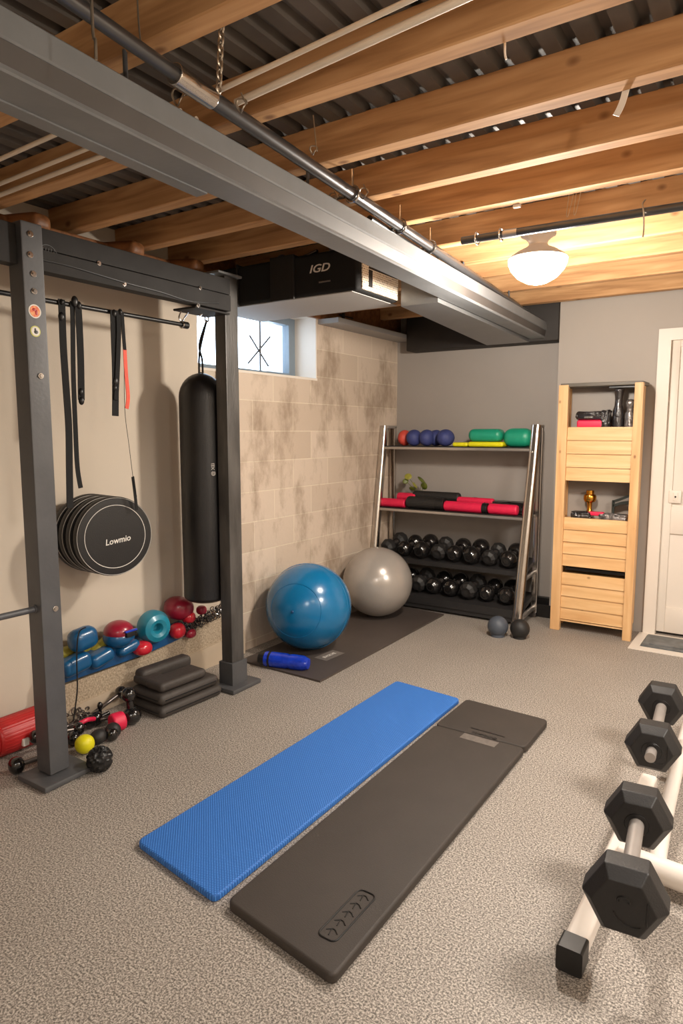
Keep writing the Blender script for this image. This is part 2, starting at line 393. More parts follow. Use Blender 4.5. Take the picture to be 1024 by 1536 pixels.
def dup(root, loc, label, rz=None, group=None, scale=None):
    r = root.copy(); COL.objects.link(r); r.location = loc; r['label'] = label
    if rz is not None: r.rotation_euler = (0, 0, rz)
    if scale: r.scale = scale
    if group: r['group'] = group
    for ch in list(root.children):
        c = ch.copy(); COL.objects.link(c); c.parent = r
        for g in list(ch.children):
            d = g.copy(); COL.objects.link(d); d.parent = c
    return r

# ------------------------------------------------------------------ the room
XL = -2.92; XC = -3.0; YB = 5.3; YD = 5.15; XR = 1.3; YF = -1.2; ZC = 2.38; ZD = 2.50
b = NB(); bx(b, -3.4, XR+.1, YF-.1, YB+.1, -.1, 0); struct('floor', b, FLOOR)
# left block wall with window opening (Y 3.0..4.07, z 1.84..2.28)
WY0, WY1, WZ0, WZ1 = 2.95, 4.07, 1.83, 2.29
b = NB()
bx(b, XL-.3, XL, 3.1, YB+.1, 0, WZ0); bx(b, XL-.3, XL, WY1, YB+.1, WZ0, 2.6); bx(b, XL-.3, XL, 3.1, WY1, WZ1, 2.6)
struct('wall_left', b, BLOCK)
b = NB(); bx(b, XC-.3, XC, YF, WY0, 0, 2.6); bx(b, XC-.3, XC, WY0, 3.1, 0, WZ0); bx(b, XC-.3, XC, WY0, 3.1, WZ1, 2.6); struct('wall_left_plaster', b, CREAM)
b = NB(); bx(b, XL-.3, -1.3, YB, YB+.1, 0, 2.6); struct('wall_back', b, GREYD)
b = NB()
bx(b, -1.464, -.776, YD, YB+.1, 0, 2.6); bx(b, -.776, XR, YD, YB+.1, 2.15, 2.6); bx(b, .1, XR, YD, YB+.1, 0, 2.15); bx(b, -.776, .1, YB, YB+.1, 0, 2.15)
struct('wall_door', b, GREYP)
b = NB(); bx(b, XR, XR+.1, YF, YB+.1, 0, 2.6); struct('wall_right', b, CREAM)
b = NB(); bx(b, XC-.3, XR+.1, YF-.1, YF, 0, 2.6); struct('wall_front', b, CREAM)
# reveal lining, sill, window frame and pane
b = NB(); bx(b, XL-.26, XL+.004, 3.1, WY1+.002, WZ0-.004, WZ0+.012); bx(b, XL-.26, XC+.004, WY0, 3.1, WZ0-.004, WZ0+.012); bx(b, XL-.26, XL+.002, WY1-.012, WY1, WZ0, WZ1); bx(b, XL-.26, XL+.002, WY0, WY1, WZ1-.01, WZ1)
struct('trim_1', b, WHITE)
WINF = mat('blue_grey_window_frame', (120, 132, 142), .45, 0, .06, 6)
b = NB(); X0, X1 = XL-.25, XL-.19
bx(b, X0, X1, WY0, WY1-.01, WZ0+.01, WZ0+.05); bx(b, X0, X1, WY0, WY1-.01, WZ1-.06, WZ1-.01)
bx(b, X0, X1, WY1-.085, WY1-.012, WZ0+.05, WZ1-.06); bx(b, X0, X1, WY0, WY0+.06, WZ0+.05, WZ1-.06)
win = struct('window_1', b, WINF)
b = NB(); bx(b, XL-.225, XL-.221, WY0+.05, WY1-.08, WZ0+.045, WZ1-.055); struct('pane', b, GLASS, win)
b = NB(); zc0, zc1 = WZ0+.05, WZ1-.06
p = at(390, 520, 0, XL-.215); cyl(b, (XL-.215, p.y, zc0), (XL-.215, p.y, zc1), .007, n=8)
q0 = at(372, 545, 0, XL-.215); q1 = at(405, 505, 0, XL-.215); q2 = at(374, 503, 0, XL-.215); q3 = at(402, 549, 0, XL-.215)
cyl(b, q0, q1, .006, n=8); cyl(b, q2, q3, .006, n=8)
struct('glazing_bar', b, FRAME, win)
# ledge with a sloping speckled top strip over a plain board, along the plaster wall
tops = [(1.80, .20), (1.92, .205), (2.35, .212), (2.67, .242), (2.88, .275), (3.04, .312), (3.2, .33)]
def strip(bm, x0, x1, lo, hi):
    A = [(bm.verts.new((x0, y, a)), bm.verts.new((x1, y, a)), bm.verts.new((x1, y, h)), bm.verts.new((x0, y, h))) for (y, a), (_, h) in zip(lo, hi)]
    for P, Q in zip(A, A[1:]):
        for i in range(4): bm.faces.new((P[i], P[(i+1) % 4], Q[(i+1) % 4], Q[i]))
    bm.faces.new(A[0][::-1]); bm.faces.new(A[-1]); return bm
mids = [(y, .045+(y-1.2)*.052) for y, _ in tops]
b = NB(); strip(b, XC-.002, -2.90, [(y, z) for y, z in mids], tops); struct('trim_2', b, CURB)
b = NB(); strip(b, XC-.002, -2.885, [(y, -.001) for y, _ in tops], mids); struct('trim_3', b, CURBL)
# baseboards
b = NB(); bx(b, -1.62, -1.464, YB-.05, YB, 0, .13); bx(b, XL, -1.62, YB-.02, YB, 0, .13); bx(b, -1.6, -1.30, YD-.012, YD, 0, .10)
struct('baseboard_back', b, BLACKP)
# soffit boards round the far left corner
b = NB(); bx(b, XL, -2.74, 4.09, YB, 2.235, 2.27); struct('trim_4', b, SOFFIT)
b = NB(); bx(b, XL, XL+.03, 2.9, YB, 2.27, 2.5); struct('trim_8', b, JOIST_OLD)
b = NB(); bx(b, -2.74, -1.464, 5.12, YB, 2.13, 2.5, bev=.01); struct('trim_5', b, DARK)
# corrugated deck
b = NB(); pitch = .092; ys = (YF, YB)
prof = []; x = -3.3
while x < XR+.2:
    prof += [(x, 0), (x+.046, 0), (x+.056, .026), (x+.084, .026)]; x += pitch
v = [[b.verts.new((x, y, ZD+z)) for x, z in prof] for y in ys]
for i in range(len(prof)-1): b.faces.new((v[0][i], v[0][i+1], v[1][i+1], v[1][i]))
bx(b, -3.4, XR+.2, YF-.1, YB+.2, ZD+.05, ZD+.1); struct('ceiling', b, DECK, smooth=0)

# door
b = NB(); bx(b, -.780, -.70, YD-.02, YD+.06, 0, 2.074); bx(b, .03, .11, YD-.02, YD+.06, 0, 2.074); bx(b, -.780, .11, YD-.02, YD+.06, 2.074, 2.153)
struct('trim_6', b, WHITE)
b = NB(); y0 = YD+.02
bx(b, -.70, .03, y0+.016, y0+.04, .035, 2.075)
bx(b, -.70, -.645, y0, y0+.03, .02, 2.075, .003); bx(b, -.025, .03, y0, y0+.03, .02, 2.075, .003)
for z0, z1 in ((.02, .20), (.735, .93), (2.03, 2.075)): bx(b, -.645, -.025, y0, y0+.03, z0, z1, .003)
door = struct('door_1', b, WHITE)
b = NB(); bx(b, -.662, -.585, YD+.008, YD+.022, .955, 1.045, .004); bx(b, -.635, -.605, YD+.002, YD+.01, .97, 1.03, .003); struct('latch_plate', b, WHITE, door)
b = NB(); box(b, (-.620, YD+.001, 1.0), (.010, .006, .012)); struct('keyhole', b, BLACKP, door)
b = NB(); cc = [(-.86, 4.66), (.2, 4.66), (.2, 5.16), (-.80, 5.16)]
bx(b, -.80, .2, 4.70, 4.78, 0, .006); bx(b, -.80, -.74, 4.78, 5.13, 0, .006); bx(b, -.74, .2, 5.09, 5.13, 0, .006); struct('trim_7', b, WHITE)
b = NB(); bx(b, -.735, .15, 4.79, 5.08, .0, .014, bev=.005); box(b, (-.3, 4.93, .015), (.78, .2, .008), bev=.003)
tag(obj('doormat', b, THRESH), 'worn grey doormat in a white border in front of the white door', 'doormat')

# ------------------------------------------------------------------ ceiling timbers
joist_far = [.38, .82, 1.24, 1.66, 2.06, 2.44, 2.80, 3.24, 3.64, 4.02, 4.50, 5.0]
jl = ['second pine joist forward from the front of the room, above the pipe top', 'pine joist above the hanging chain at the photo top', 'broad pine joist crossing the upper edge of the photo above the white conduits',
      'bright broad pine joist below the white conduits with a reddish knot', 'pine joist with round dark knot, next behind the brightest one',
      'shadowed pine joist with one pale knot on its lower edge', 'dark pine joist just before the horizontal steel pipe', 'pine joist directly above the horizontal steel pipe and lamp',
      'orange lit joist right behind the glowing ceiling lamp', 'first of the dim joists beyond the lamp', 'second of the dim joists beyond the lamp', 'last joist, touching the wall above the door']
for y, l in zip(joist_far, jl):
    if y < .9: continue
    jt = .065
    b = NB(); bx(b, -3.0 if y < 2.9 else XL+.03, XR, y-jt, y, ZC, ZD+.004, bev=.004, seg=1)
    o = obj('ceiling_joist', b, JOIST); tag(o, l, 'joist', 'pine ceiling joists')
# wavy timber rim over the cage beam, on the left wall
b = NB(); bx(b, -2.98, -2.80, 1.0, 2.9, 2.30, 2.36, bev=.01); o = obj('timber_plate', b, JOIST_OLD); tag(o, 'old brown timber plate running above the cage crossbeam', 'timber')
for i, (y, l) in enumerate(((1.72, 'short curved timber block above the near cage post'), (2.22, 'middle short timber block on the old plate'), (2.62, 'short timber block above the far cage post'))):
    b = NB(); box(b, (-2.82, y, 2.335), (.34, .10, .075), rot=(0, R(4), R(8)), bev=.03, seg=3); tag(obj('timber_block', b, JOIST_OLD), l, 'timber', 'timber blocks on the plate')

# steel beam: web, edge, flange; slightly out of square with the joists
def bxp(y): return -1.265 - .056*y
def along(poly, y0, y1, dx=0):
    bm = NB(); A = [bm.verts.new((bxp(y0)+x+dx, y0, z)) for x, z in poly]; B = [bm.verts.new((bxp(y1)+x+dx, y1, z)) for x, z in poly]; n = len(poly)
    for i in range(n): bm.faces.new((A[i], A[(i+1) % n], B[(i+1) % n], B[i]))
    bm.faces.new(A[::-1]); bm.faces.new(B); return bm
beam = thing('steel_beam', 'long grey painted steel beam running under the joists to the back wall', 'beam', (-1.35, 2.2, 2.15))
obj('web', along([(-.10, 2.206), (-.004, 2.206), (0, 2.210), (0, 2.262), (-.004, 2.266), (-.10, 2.266)], YF, 5.119), STEEL, beam)
obj('recessed_band', along([(-.10, 2.163), (-.014, 2.163), (-.006, 2.2065), (-.10, 2.2065)], YF, 5.119), mat('dark_band_grey', (72, 67, 64), .55, 0, .15, 6), beam)  # band coloured darker than the web and flange
obj('bottom_flange', along([(-.12, 2.15), (-.014, 2.15), (-.010, 2.154), (-.012, 2.1635), (-.12, 2.1635)], YF, 5.119), STEEL, beam)
for yy in (.35, 1.21, 2.03, 2.77, 3.6, 4.47):
    b = NB(); cyl(b, (bxp(yy)-.09, yy-.032, 2.26), (bxp(yy)-.09, yy-.032, 2.385), .006, n=10); obj('hanger_rod', b, FRAME, beam)
b = along([(-.165, 2.146), (-.12, 2.146), (-.12, 2.2), (-.165, 2.2)], .2, 1.50); obj('splice_plate', b, STEEL, beam)
# duct beside the beam, beyond the case
b = NB(); A = [(bxp(3.3)-.13, 3.3), (bxp(5.12)-.13, 5.12), (-2.02, 5.12), (-1.80, 3.3)]
lo = [b.verts.new((x, y, 2.13)) for x, y in A]; hi = [b.verts.new((x, y, 2.36)) for x, y in A]
b.faces.new(lo); b.faces.new(hi)
for i in range(4): b.faces.new((lo[i], lo[(i+1) % 4], hi[(i+1) % 4], hi[i]))
tag(obj('air_duct', b, DUCT), 'blue-grey sheet metal duct beside the steel beam, behind the black case', 'duct')

# black case under the ceiling above the window
case = thing('ceiling_case', 'black strapped case hung below the joists above the window, printed label on its end', 'case', (-2.3, 3.1, 2.15))
b = NB(); bx(b, -2.86, -1.83, 2.90, 3.33, 2.155, 2.37, bev=.02, seg=3); obj('case_body', b, NYLON, case)
b = NB(); bx(b, -2.86, -1.87, 2.915, 3.38, 2.152, 2.157); obj('base_panel', b, SOFFIT, case)
for xx, ww in ((-2.30, .16), (-2.62, .012)):
    b = NB(); bx(b, xx-ww/2, xx+ww/2, 2.888, 2.902, 2.15, 2.378, bev=.003); bx(b, xx-ww/2, xx+ww/2, 2.89, 3.34, 2.366, 2.375); obj('strap', b, RUBBER, case)
b = NB(); bx(b, -1.832, -1.824, 2.94, 3.31, 2.165, 2.345); lab = obj('printed_label', b, PRINT, case)
b = NB(); bx(b, -1.826, -1.822, 3.0, 3.035, 2.185, 2.27); bx(b, -1.826, -1.8225, 3.0, 3.30, 2.275, 2.285); obj('barcode', b, DARK, lab)
b = NB(); text_bm(b, 'IGD', .055, basis((-2.06, 2.897, 2.285), (1, 0, 0), (0, 0, 1), (0, -1, 0)), .001, .25, 1.35); obj('logo', b, WHT, case)
b = NB(); bx(b, -2.06, -1.99, 2.893, 2.898, 2.212, 2.219); obj('small_print', b, PAPER, case)
b = NB(); cyl(b, (-2.26, 2.98, 2.37), (-2.13, 2.98, 2.40), .01, n=10); obj('handle_rod', b, CHROME, case)
b = NB(); ell(b, (-2.33, 2.93, 2.378), (.03, .02, .02)); obj('buckle', b, GRIP, case)
b = NB(); ell(b, (-2.0, 2.93, 2.38), (.018, .015, .015)); obj('buckle', b, GRIP, case)
# clamp hanging at window head
b = NB(); c = at(515, 480, 0, -2.86); cyl(b, c+Vector((0, 0, .05)), c, .012, n=10); ell(b, c, (.02, .025, .014)); cyl(b, c, c-Vector((0, 0, .04)), .007, n=8); cyl(b, c+Vector((0, -.05, .03)), c+Vector((0, .13, .03)), .006, n=8)
tag(obj('ceiling_clamp', b, BLACKP), 'small black clamp under the case, above the block wall', 'clamp')

# pipes, conduits, chains
def pbx(y): return -1.165 - .092*y
pipe = thing('steel_pipe', 'long grey steel pipe running beside the beam towards the back', 'pipe', (-1.3, 2, 2.3))
b = NB(); cyl(b, (pbx(.2)+.02, .2, 2.30), (pbx(1.25), 1.25, 2.30), .0165); obj('near_length', b, PIPE, pipe)
b = NB(); cyl(b, (pbx(1.22), 1.22, 2.30), (pbx(4.6), 4.6, 2.30), .021); obj('far_length', b, PIPE, pipe)
b = NB(); cyl(b, (pbx(1.20), 1.20, 2.30), (pbx(1.34), 1.34, 2.30), .0255, bev=.003); obj('coupling', b, CHROME, pipe)
for yy in (2.12, 2.55, 2.9):
    b = NB(); ring(b, (pbx(yy), yy, 2.30), .027, .005, 'Y'); cyl(b, (pbx(yy), yy, 2.327), (pbx(yy), yy, 2.385), .004, n=8); cyl(b, (pbx(yy)-.1, yy, 2.30), (pbx(yy)-.02, yy, 2.30), .009, n=10); obj('pipe_clamp', b, CHROME, pipe)
b = NB(); cyl(b, (pbx(2.35)-.045, 2.35, 2.285), (pbx(3.6)-.045, 3.6, 2.285), .013); tag(obj('black_cable', b, BLACKP), 'black cable clipped between the long pipe and the beam', 'cable')
cp = thing('cross_pipe', 'grey pipe running crosswise in front of the ceiling lamp', 'pipe', (-.5, 2.9, 2.3))
b = NB(); cyl(b, (-1.27, 2.89, 2.30), (XR-.01, 2.98, 2.30), .0165); obj('pipe_run', b, PIPE, cp)
for xx in (-1.20, -1.09): b = NB(); ring(b, (xx, 2.895, 2.30), .025, .004, 'X'); obj('pipe_clip', b, CHROME, cp)
b = NB(); cyl(b, (-1.08, 2.896, 2.30), (-1.02, 2.90, 2.30), .0185); obj('sleeve', b, ALU, cp)
def wire_loop(label, pts, r=.0022, name='hanger_wire', m=WIRE, cat='wire'):
    bm = NB(); tube(bm, pts, r, 6); return tag(obj(name, bm, m), label, cat)
p = at(967, 308, 1, 2.90)
wire_loop('pale hooked wire over the cross pipe at the right', [p+Vector((0, 0, .02)), p+Vector((-.005, -.02, 0)), p+Vector((0, -.02, -.03)), p+Vector((.002, -.01, -.09)), p+Vector((0, -.01, -.12))], .003)
for (px_, py_), l in (((857, 300), 'left thin hanging wire loop above the cross pipe'), ((868, 297), 'right thin hanging wire loop above the cross pipe')):
    p = at(px_, py_, 1, 2.86); wire_loop(l, [p+Vector((-.01, 0, .03)), p+Vector((-.018, 0, -.05)), p+Vector((-.01, 0, -.055)), p+Vector((.008, 0, .03))], .0014)
p = at(930, 155, 1, 2.06); b = NB(); tube(b, [p+Vector((.02, 0, .06)), p+Vector((.005, 0, 0)), p+Vector((-.01, 0, -.03))], 0, flat=(.018, .003)); tag(obj('tape_end', b, WHT), 'white tape end hanging from the joist at upper right', 'tape')
p = at(775, 311, 1, 2.80); b = NB(); box(b, p+Vector((0, 0, .01)), (.03, .02, .025), bev=.003); tag(obj('screw_anchor', b, WHT), 'small white anchor under the dark joist above the lamp', 'anchor')
p = at(757, 77, 1, 1.70); b = NB(); tube(b, [p+Vector((0, 0, .06)), p, p+Vector((.004, 0, -.02))], .003, 6); tag(obj('bent_nail', b, WHT), 'short white bent nail beneath the brightest joist', 'nail')
# conduits
def conduit(a, c, r, l):
    bm = NB(); cyl(bm, a, c, r, n=14); return tag(obj('conduit', bm, PVC), l, 'conduit', 'white ceiling conduits')
conduit((-1.30, 1.445, 2.335), (1.2, 1.20, 2.335), .0095, 'thicker front white conduit at the top of the photo')
conduit((-1.30, 1.38, 2.34), (1.2, 1.16, 2.34), .0065, 'thin white conduit behind the thick one at the photo top')
for yy, rr, l in ((1.30, .007, 'uppermost of the three pale conduits left of the beam'), (1.415, .007, 'middle of the three pale conduits left of the beam'), (1.475, .008, 'lowest of the three pale conduits left of the beam')):
    conduit((-1.46, yy-.02, 2.335), (-2.98, yy+.02, 2.335), rr, l)
# chain
def chain(name, label, a, c, n, r=.012, t=.0028):
    bm = NB(); a = Vector(a); c = Vector(c)
    for i in range(n):
        p = a.lerp(c, i/(n-1)); M = Matrix.Rotation(PI/2*(i % 2), 4, 'Z')
        pts = [p + M @ Vector((r*.62*math.cos(q), 0, r*math.sin(q))) for q in [2*PI*k/10 for k in range(10)]]
        tube(bm, pts, t, 5, sm=False, close=True)
    return tag(obj(name, bm, WIRE), label, 'chain')
a = at(333, 0, 1, 1.30); c = at(328, 132, 1, 1.30)
chain('hanging_chain', 'thin brass-coloured chain hanging from the top of the photo to the pipe', (a.x, a.y, 2.46), (c.x, c.y, c.z), 12)
def coil(label, x, y, Y, r=.02, tail=.06):
    p = at(x, y, 1, Y); bm = NB()
    pts = [p+Vector((0, 0, tail))] + [p+Vector((r*math.cos(q)*(1-.1*q/6), .006*math.sin(2*q), r*math.sin(q))) for q in [k*.7 for k in range(16)]]
    tube(bm, pts, .0022, 5); return tag(obj('wire_coil', bm, WIRE), label, 'wire', 'bent tie wires')
coil('wire coil above the beam, left of the chain end', 267, 145, 1.28)
coil('wire coil at the pipe just right of the chain', 362, 158, 1.38, .016, .03)
coil('dark wire tie hanging over the pipe at upper middle', 470, 225, 1.75, .012, .10)
coil('wire tie on the pipe clamp near the joist end', 545, 290, 2.1, .018, .03)
coil('wire loop on the beam beside the pipe clamp', 500, 297, 2.1, .018, .03)
wire_loop('curved wire standing at the top edge left of the beam', [at(139, 42, 1, .9)+Vector((0, 0, .2)), at(139, 42, 1, .9), at(143, 60, 1, .9), at(144, 90, 1, .9)], .003)
wire_loop('thin wire hanging between joist and pipe at upper left', [at(206, 0, 1, 1.1), at(208, 35, 1, 1.1), at(211, 66, 1, 1.1)], .002)

# ceiling lamp
lamp = thing('ceiling_lamp', 'glowing bowl ceiling lamp with a pale flared metal base', 'lamp', LAMP)
T = Matrix.Translation(LAMP)
b = NB(); lathe(b, [(0, 0), (.078, 0), (.082, -.008), (.080, -.018), (.062, -.026), (.045, -.045), (.042, -.062), (.0, -.062)], T, 40); obj('canopy', b, ENAM, lamp)
b = NB(); lathe(b, [(.043, -.058), (.05, -.068), (.085, -.085), (.122, -.108), (.134, -.122), (.13, -.122), (.04, -.075)], T, 48); obj('shade_rim', b, ENAM, lamp)
b = NB(); lathe(b, [(.128, -.115), (.136, -.125), (.135, -.142), (.122, -.172), (.092, -.206), (.05, -.230), (.018, -.238), (0, -.239)], T, 48); obj('glass_bowl', b, GLOW, lamp)

for L_, l in ((FILL_REAR, 'added fill lamp behind the camera'), (LAMP4, 'bowl ceiling lamp above the near end of the exercise mats'), (FILL_RIGHT, 'added fill lamp over the dumbbell stand, right of the view')): dup(lamp, L_, l)  # unseen copies of the visible lamp; rear and right ones added as fill

# ------------------------------------------------------------------ pull-up cage
cage = thing('pull_up_cage', 'charcoal steel pull-up cage with two posts and a heavy top crossbeam', 'gym rig', (-2.5, 2.15, 0))
PX0, PX1, PY0, PY1 = -2.55, -2.455, 1.515, 1.605
b = NB(); bx(b, PX0, PX1, PY0, PY1, .03, 2.245, bev=.006); post1 = obj('post', b, FRAME, cage)
QX0, QX1, QY0, QY1 = -2.60, -2.52, 2.685, 2.785
b = NB(); bx(b, QX0, QX1, QY0, QY1, .14, 2.27, bev=.006); post2 = obj('post', b, FRAME_WORN, cage); post2['label'] = 'worn far post'
b = NB(); bx(b, QX0-.012, QX1+.012, QY0-.012, QY1+.012, .02, .155, bev=.004); obj('post_sleeve', b, FRAME, cage)
for c in ((-2.49, 1.565), (-2.555, 2.74)):
    b = NB(); box(b, (c[0], c[1], .014), (.20, .235, .026), bev=.008); obj('base_plate', b, FRAME, cage)
b = NB(); bx(b, -2.545, -2.485, 1.05, 1.515, 2.085, 2.235, bev=.004); bx(b, -2.545, -2.485, 1.6, 2.69, 2.165, 2.245, bev=.004); obj('crossbeam', b, BEAMD, cage)
b = NB(); bx(b, -2.545, -2.482, 1.6, 2.69, 2.08, 2.162, bev=.004); obj('lower_crossbeam', b, BEAMD, cage)
b = NB(); bx(b, -2.66, -2.50, 2.45, 2.70, 2.066, 2.076, bev=.002); obj('end_bracket', b, BEAMD, cage)
b = NB(); bx(b, -2.64, -2.50, 2.62, 2.80, 2.27, 2.282, bev=.002); obj('top_plate', b, STEEL, cage)
b = NB(); cyl(b, at(-40, 935, 0, -2.5), at(56, 913, 0, -2.5), .013); cyl(b, at(50, 914, 0, -2.5), at(60, 912, 0, -2.5), .019, bev=.003); obj('side_bar', b, FRAME, cage)
b = NB(); cyl(b, (-2.56, 1.40, 2.16), (-2.56, 1.52, 2.16), .03, bev=.006); obj('end_knob', b, BLACKP, cage)
def bolt(bm, p, r=.010, ax=(1, 0, 0)):
    p = Vector(p); d = Vector(ax); cyl(bm, p-d*.002, p+d*.004, r*1.5, n=20, bev=.001); cyl(bm, p+d*.003, p+d*.009, r*.85, n=6); return bm
for x, y in ((45, 351), (45, 382), (50, 411), (51, 437), (61, 564), (83, 913)):
    b = NB(); bolt(b, at(x, y, 0, PX1), .008); obj('bolt', b, CHROME, cage)
for x, y in ((148, 395), (300, 432), (297, 458), (186, 426)):
    b = NB(); bolt(b, at(x, y, 0, -2.484), .007); obj('bolt', b, CHROME, cage)
b = NB(); bolt(b, at(340, 430, 0, QX1), .007); obj('bolt', b, CHROME, cage)
def disc(x, y, r, m, name, par, X=PX1, m2=None):
    p = at(x, y, 0, X); bm = NB(); cyl(bm, p-Vector((.001, 0, 0)), p+Vector((.0012, 0, 0)), r, n=36); o = obj(name, bm, m, par)
    if m2: bm = NB(); cyl(bm, p+Vector((.001, 0, 0)), p+Vector((.002, 0, 0)), r*.82, n=36); obj('sticker_face', bm, m2, o)
    return o, p
o, p = disc(52, 467, .026, WHT, 'sticker', cage, m2=STICK_R); o['label'] = 'round orange sticker with white rim'
bm = NB(); ell(bm, p+Vector((.002, -.003, .006)), (.001, .008, .006)); ell(bm, p+Vector((.002, .006, -.004)), (.001, .006, .010)); obj('sticker_mark', bm, REDV, o)
o, p = disc(53, 497, .021, STICK_Y, 'sticker', cage, m2=WHT); o['label'] = 'round yellow-green sticker with dark mark'
bm = NB(); ell(bm, p+Vector((.002, .002, -.003)), (.001, .009, .007)); ell(bm, p+Vector((.002, -.001, .006)), (.001, .004, .006)); obj('sticker_mark', bm, BLACKP, o)
p = at(72, 384, 0, -2.484); b = NB(); ring(b, p+Vector((.001, 0, 0)), .042, .0009, 'X', 40)
for k in range(5): cyl(b, p+Vector((.001, -.028+.012*k, -.03)), p+Vector((.001, -.02+.012*k, .03)), .0008, n=6)
obj('faint_emblem', b, STEEL, cage)
b = NB(); tube(b, [at(62, 390, 0, -2.482), at(110, 401, 0, -2.480), at(187, 424, 0, -2.48), at(240, 438, 0, -2.48), at(285, 452, 0, -2.48), at(328, 455, 0, -2.48)], .0035, 6)
tag(obj('power_cable', b, BLACKP), 'thin black cable running along the cage crossbeam', 'cable')
# pull-up bar behind the crossbeam
BX = -2.66
bar = thing('pull_up_bar', 'slim black pull-up bar hooked below the crossbeam', 'bar', (BX, 2.1, 2.0))
A = at(40, 448, 0, BX); B = at(279, 490, 0, BX)
b = NB(); cyl(b, (BX, A.y-.2, 2.005), (BX, B.y, 2.005), .0105); obj('shaft', b, BLACKP, bar)
b = NB(); cyl(b, (BX, B.y-.025, 2.005), (BX, B.y+.012, 2.005), .018, bev=.004); obj('end_cap', b, BLACKP, bar)
h = Vector((BX, B.y-.03, 2.005)); b = NB(); tube(b, [h+Vector((0, -.0, .012)), h+Vector((0, -.018, .035)), h+Vector((.03, -.02, .07)), h+Vector((.05, .0, .078)), h+Vector((.03, .02, .065)), h+Vector((0, .018, .035)), h+Vector((0, 0, .012))], .0035, 6); ring(b, h, .017, .004, 'Y'); obj('hook', b, CHROME, bar)

# straps on the bar (positions read on the plane of the bar)
def band(path, w_, m, name, label, x=BX, dx=0, knots=(), par=None, up=(0, 1, 0)):
    root = thing(name, label, 'strap', at(*path[0], 0, x+dx), 0, 'straps hanging on the pull-up bar') if par is None else par
    bm = NB(); tube(bm, [at(px_, py_, 0, x+dx) for px_, py_ in path], 0, flat=(w_*1.35, .004), up=up); obj('webbing', bm, m, root)
    for (kx, ky, ks) in knots:
        bm = NB(); ell(bm, at(kx, ky, 0, x+dx), (.012, ks, ks*1.5), n=14); obj('buckle', bm, BLACKP, root)
    return root
band([(92, 449), (93, 468), (95, 520), (99, 580), (103, 640), (104, 700), (105, 762)], .024, NYLON, 'hanging_strap', 'long black strap nearest the near post, holding the round pads', knots=((92, 475, .014), (92, 453, .009)), dx=.014)
band([(108, 452), (109, 480), (110, 560), (113, 640), (116, 700), (121, 732)], .016, NYLON, 'hanging_strap', 'black strap with a loose pointed tail, second from the near post', dx=.014)
band([(117, 456), (119, 490), (121, 540), (122, 600)], .024, NYLON, 'hanging_strap', 'short thick black strap ending in a buckle', dx=.02, knots=((122, 601, .013), (121, 588, .012), (112, 452, .016), (118, 458, .012)))
band([(170, 466), (171, 500), (173, 560), (173, 624)], .026, NYLON, 'hanging_strap', 'broad doubled black strap with buckle in the bar middle', dx=.02, knots=((173, 572, .015), (172, 582, .012), (171, 470, .012)))
band([(177, 466), (178, 500), (176, 560), (174, 600)], .018, NYLON, 'hanging_strap', 'narrow black strap lying against the broad doubled one', dx=.026, knots=((180, 468, .010),))
s = band([(183, 468), (185, 500), (187, 525)], .013, NYLON, 'hanging_strap', 'thin strap with bright orange-red lower half', dx=.02)
b = NB(); tube(b, [at(187, 524, 0, BX+.02), at(189, 560, 0, BX+.02), at(192, 595, 0, BX+.02), at(190, 613, 0, BX+.02)], 0, flat=(.02, .003), up=(0, 1, 0)); o = obj('orange_loop', b, ORANGE, s); o['label'] = 'orange-red loop'
b = NB(); tube(b, [at(186, 530, 0, BX+.02), at(187, 613, 0, BX+.02), at(193, 665, 0, BX+.02), at(200, 720, 0, BX+.02), at(205, 745, 0, BX+.01)], .0014, 5); tube(b, [at(199, 715, 0, BX+.018), at(202, 738, 0, BX+.012), at(205, 765, 0, BX+.005)], 0, flat=(.016, .003), up=(0, 1, 0)); obj('thin_cord', b, NYLON, s)

PIPING = mat('pale_piping', (170, 166, 160), .5, 0, .04, 8)
# round pads (four thick discs leaning back to front)
view = Vector((.975, -.22, 0)).normalized(); side = Vector((-view.y, view.x, 0)); upv = Vector((0, 0, 1))
def round_pad(p, r, t, label, rings, txt=False):
    root = thing('round_pad', label, 'pad', p - Vector((0, 0, r)), 0, 'round black pads hung on the strap')
    M = basis(p, side, upv, view); bm = NB()
    lathe(bm, [(0, -t/2), (r*.93, -t/2), (r, -t/2+.012), (r, t/2-.012), (r*.95, t/2), (r*.80, t/2+.001), (0, t/2+.001)], M, 56); obj('cover', bm, LEATHER, root)
    for rr in rings:
        bm = NB(); pts = [p + view*(t/2+.0015 if rr < .95 else t/2-.0015) + (side*math.cos(q)+upv*math.sin(q))*r*rr for q in [2*PI*k/64 for k in range(64)]]
        tube(bm, pts, .0017, 6, sm=False, close=True); o = obj('white_piping', bm, PIPING if rr > .95 else WHT, root)
    if txt:
        bm = NB(); c = p + view*(t/2+.002) - upv*r*.10 + side*.01
        q = R(6); sx = side*math.cos(q)+upv*math.sin(q); sy = upv*math.cos(q)-side*math.sin(q)
        text_bm(bm, 'Lowmio', .042, basis(c, sx, sy, view), .0006, .2, .95); obj('lettering', bm, WHT, root)
    return root
pc = at(170, 804, 0, -2.73)
rr_ = .196
for k, l in ((3, 'hindmost round black pad, against the plaster wall'), (2, 'third round black pad from the front'), (1, 'second round black pad, just behind the lettered one')):
    round_pad(pc - side*(.015*k*1.0) - view*(.049*k) + upv*.002*k, rr_, .048, l, (.97,))
round_pad(pc, rr_, .05, 'front round black pad with a white ring and lettering', (.97, .79), True)

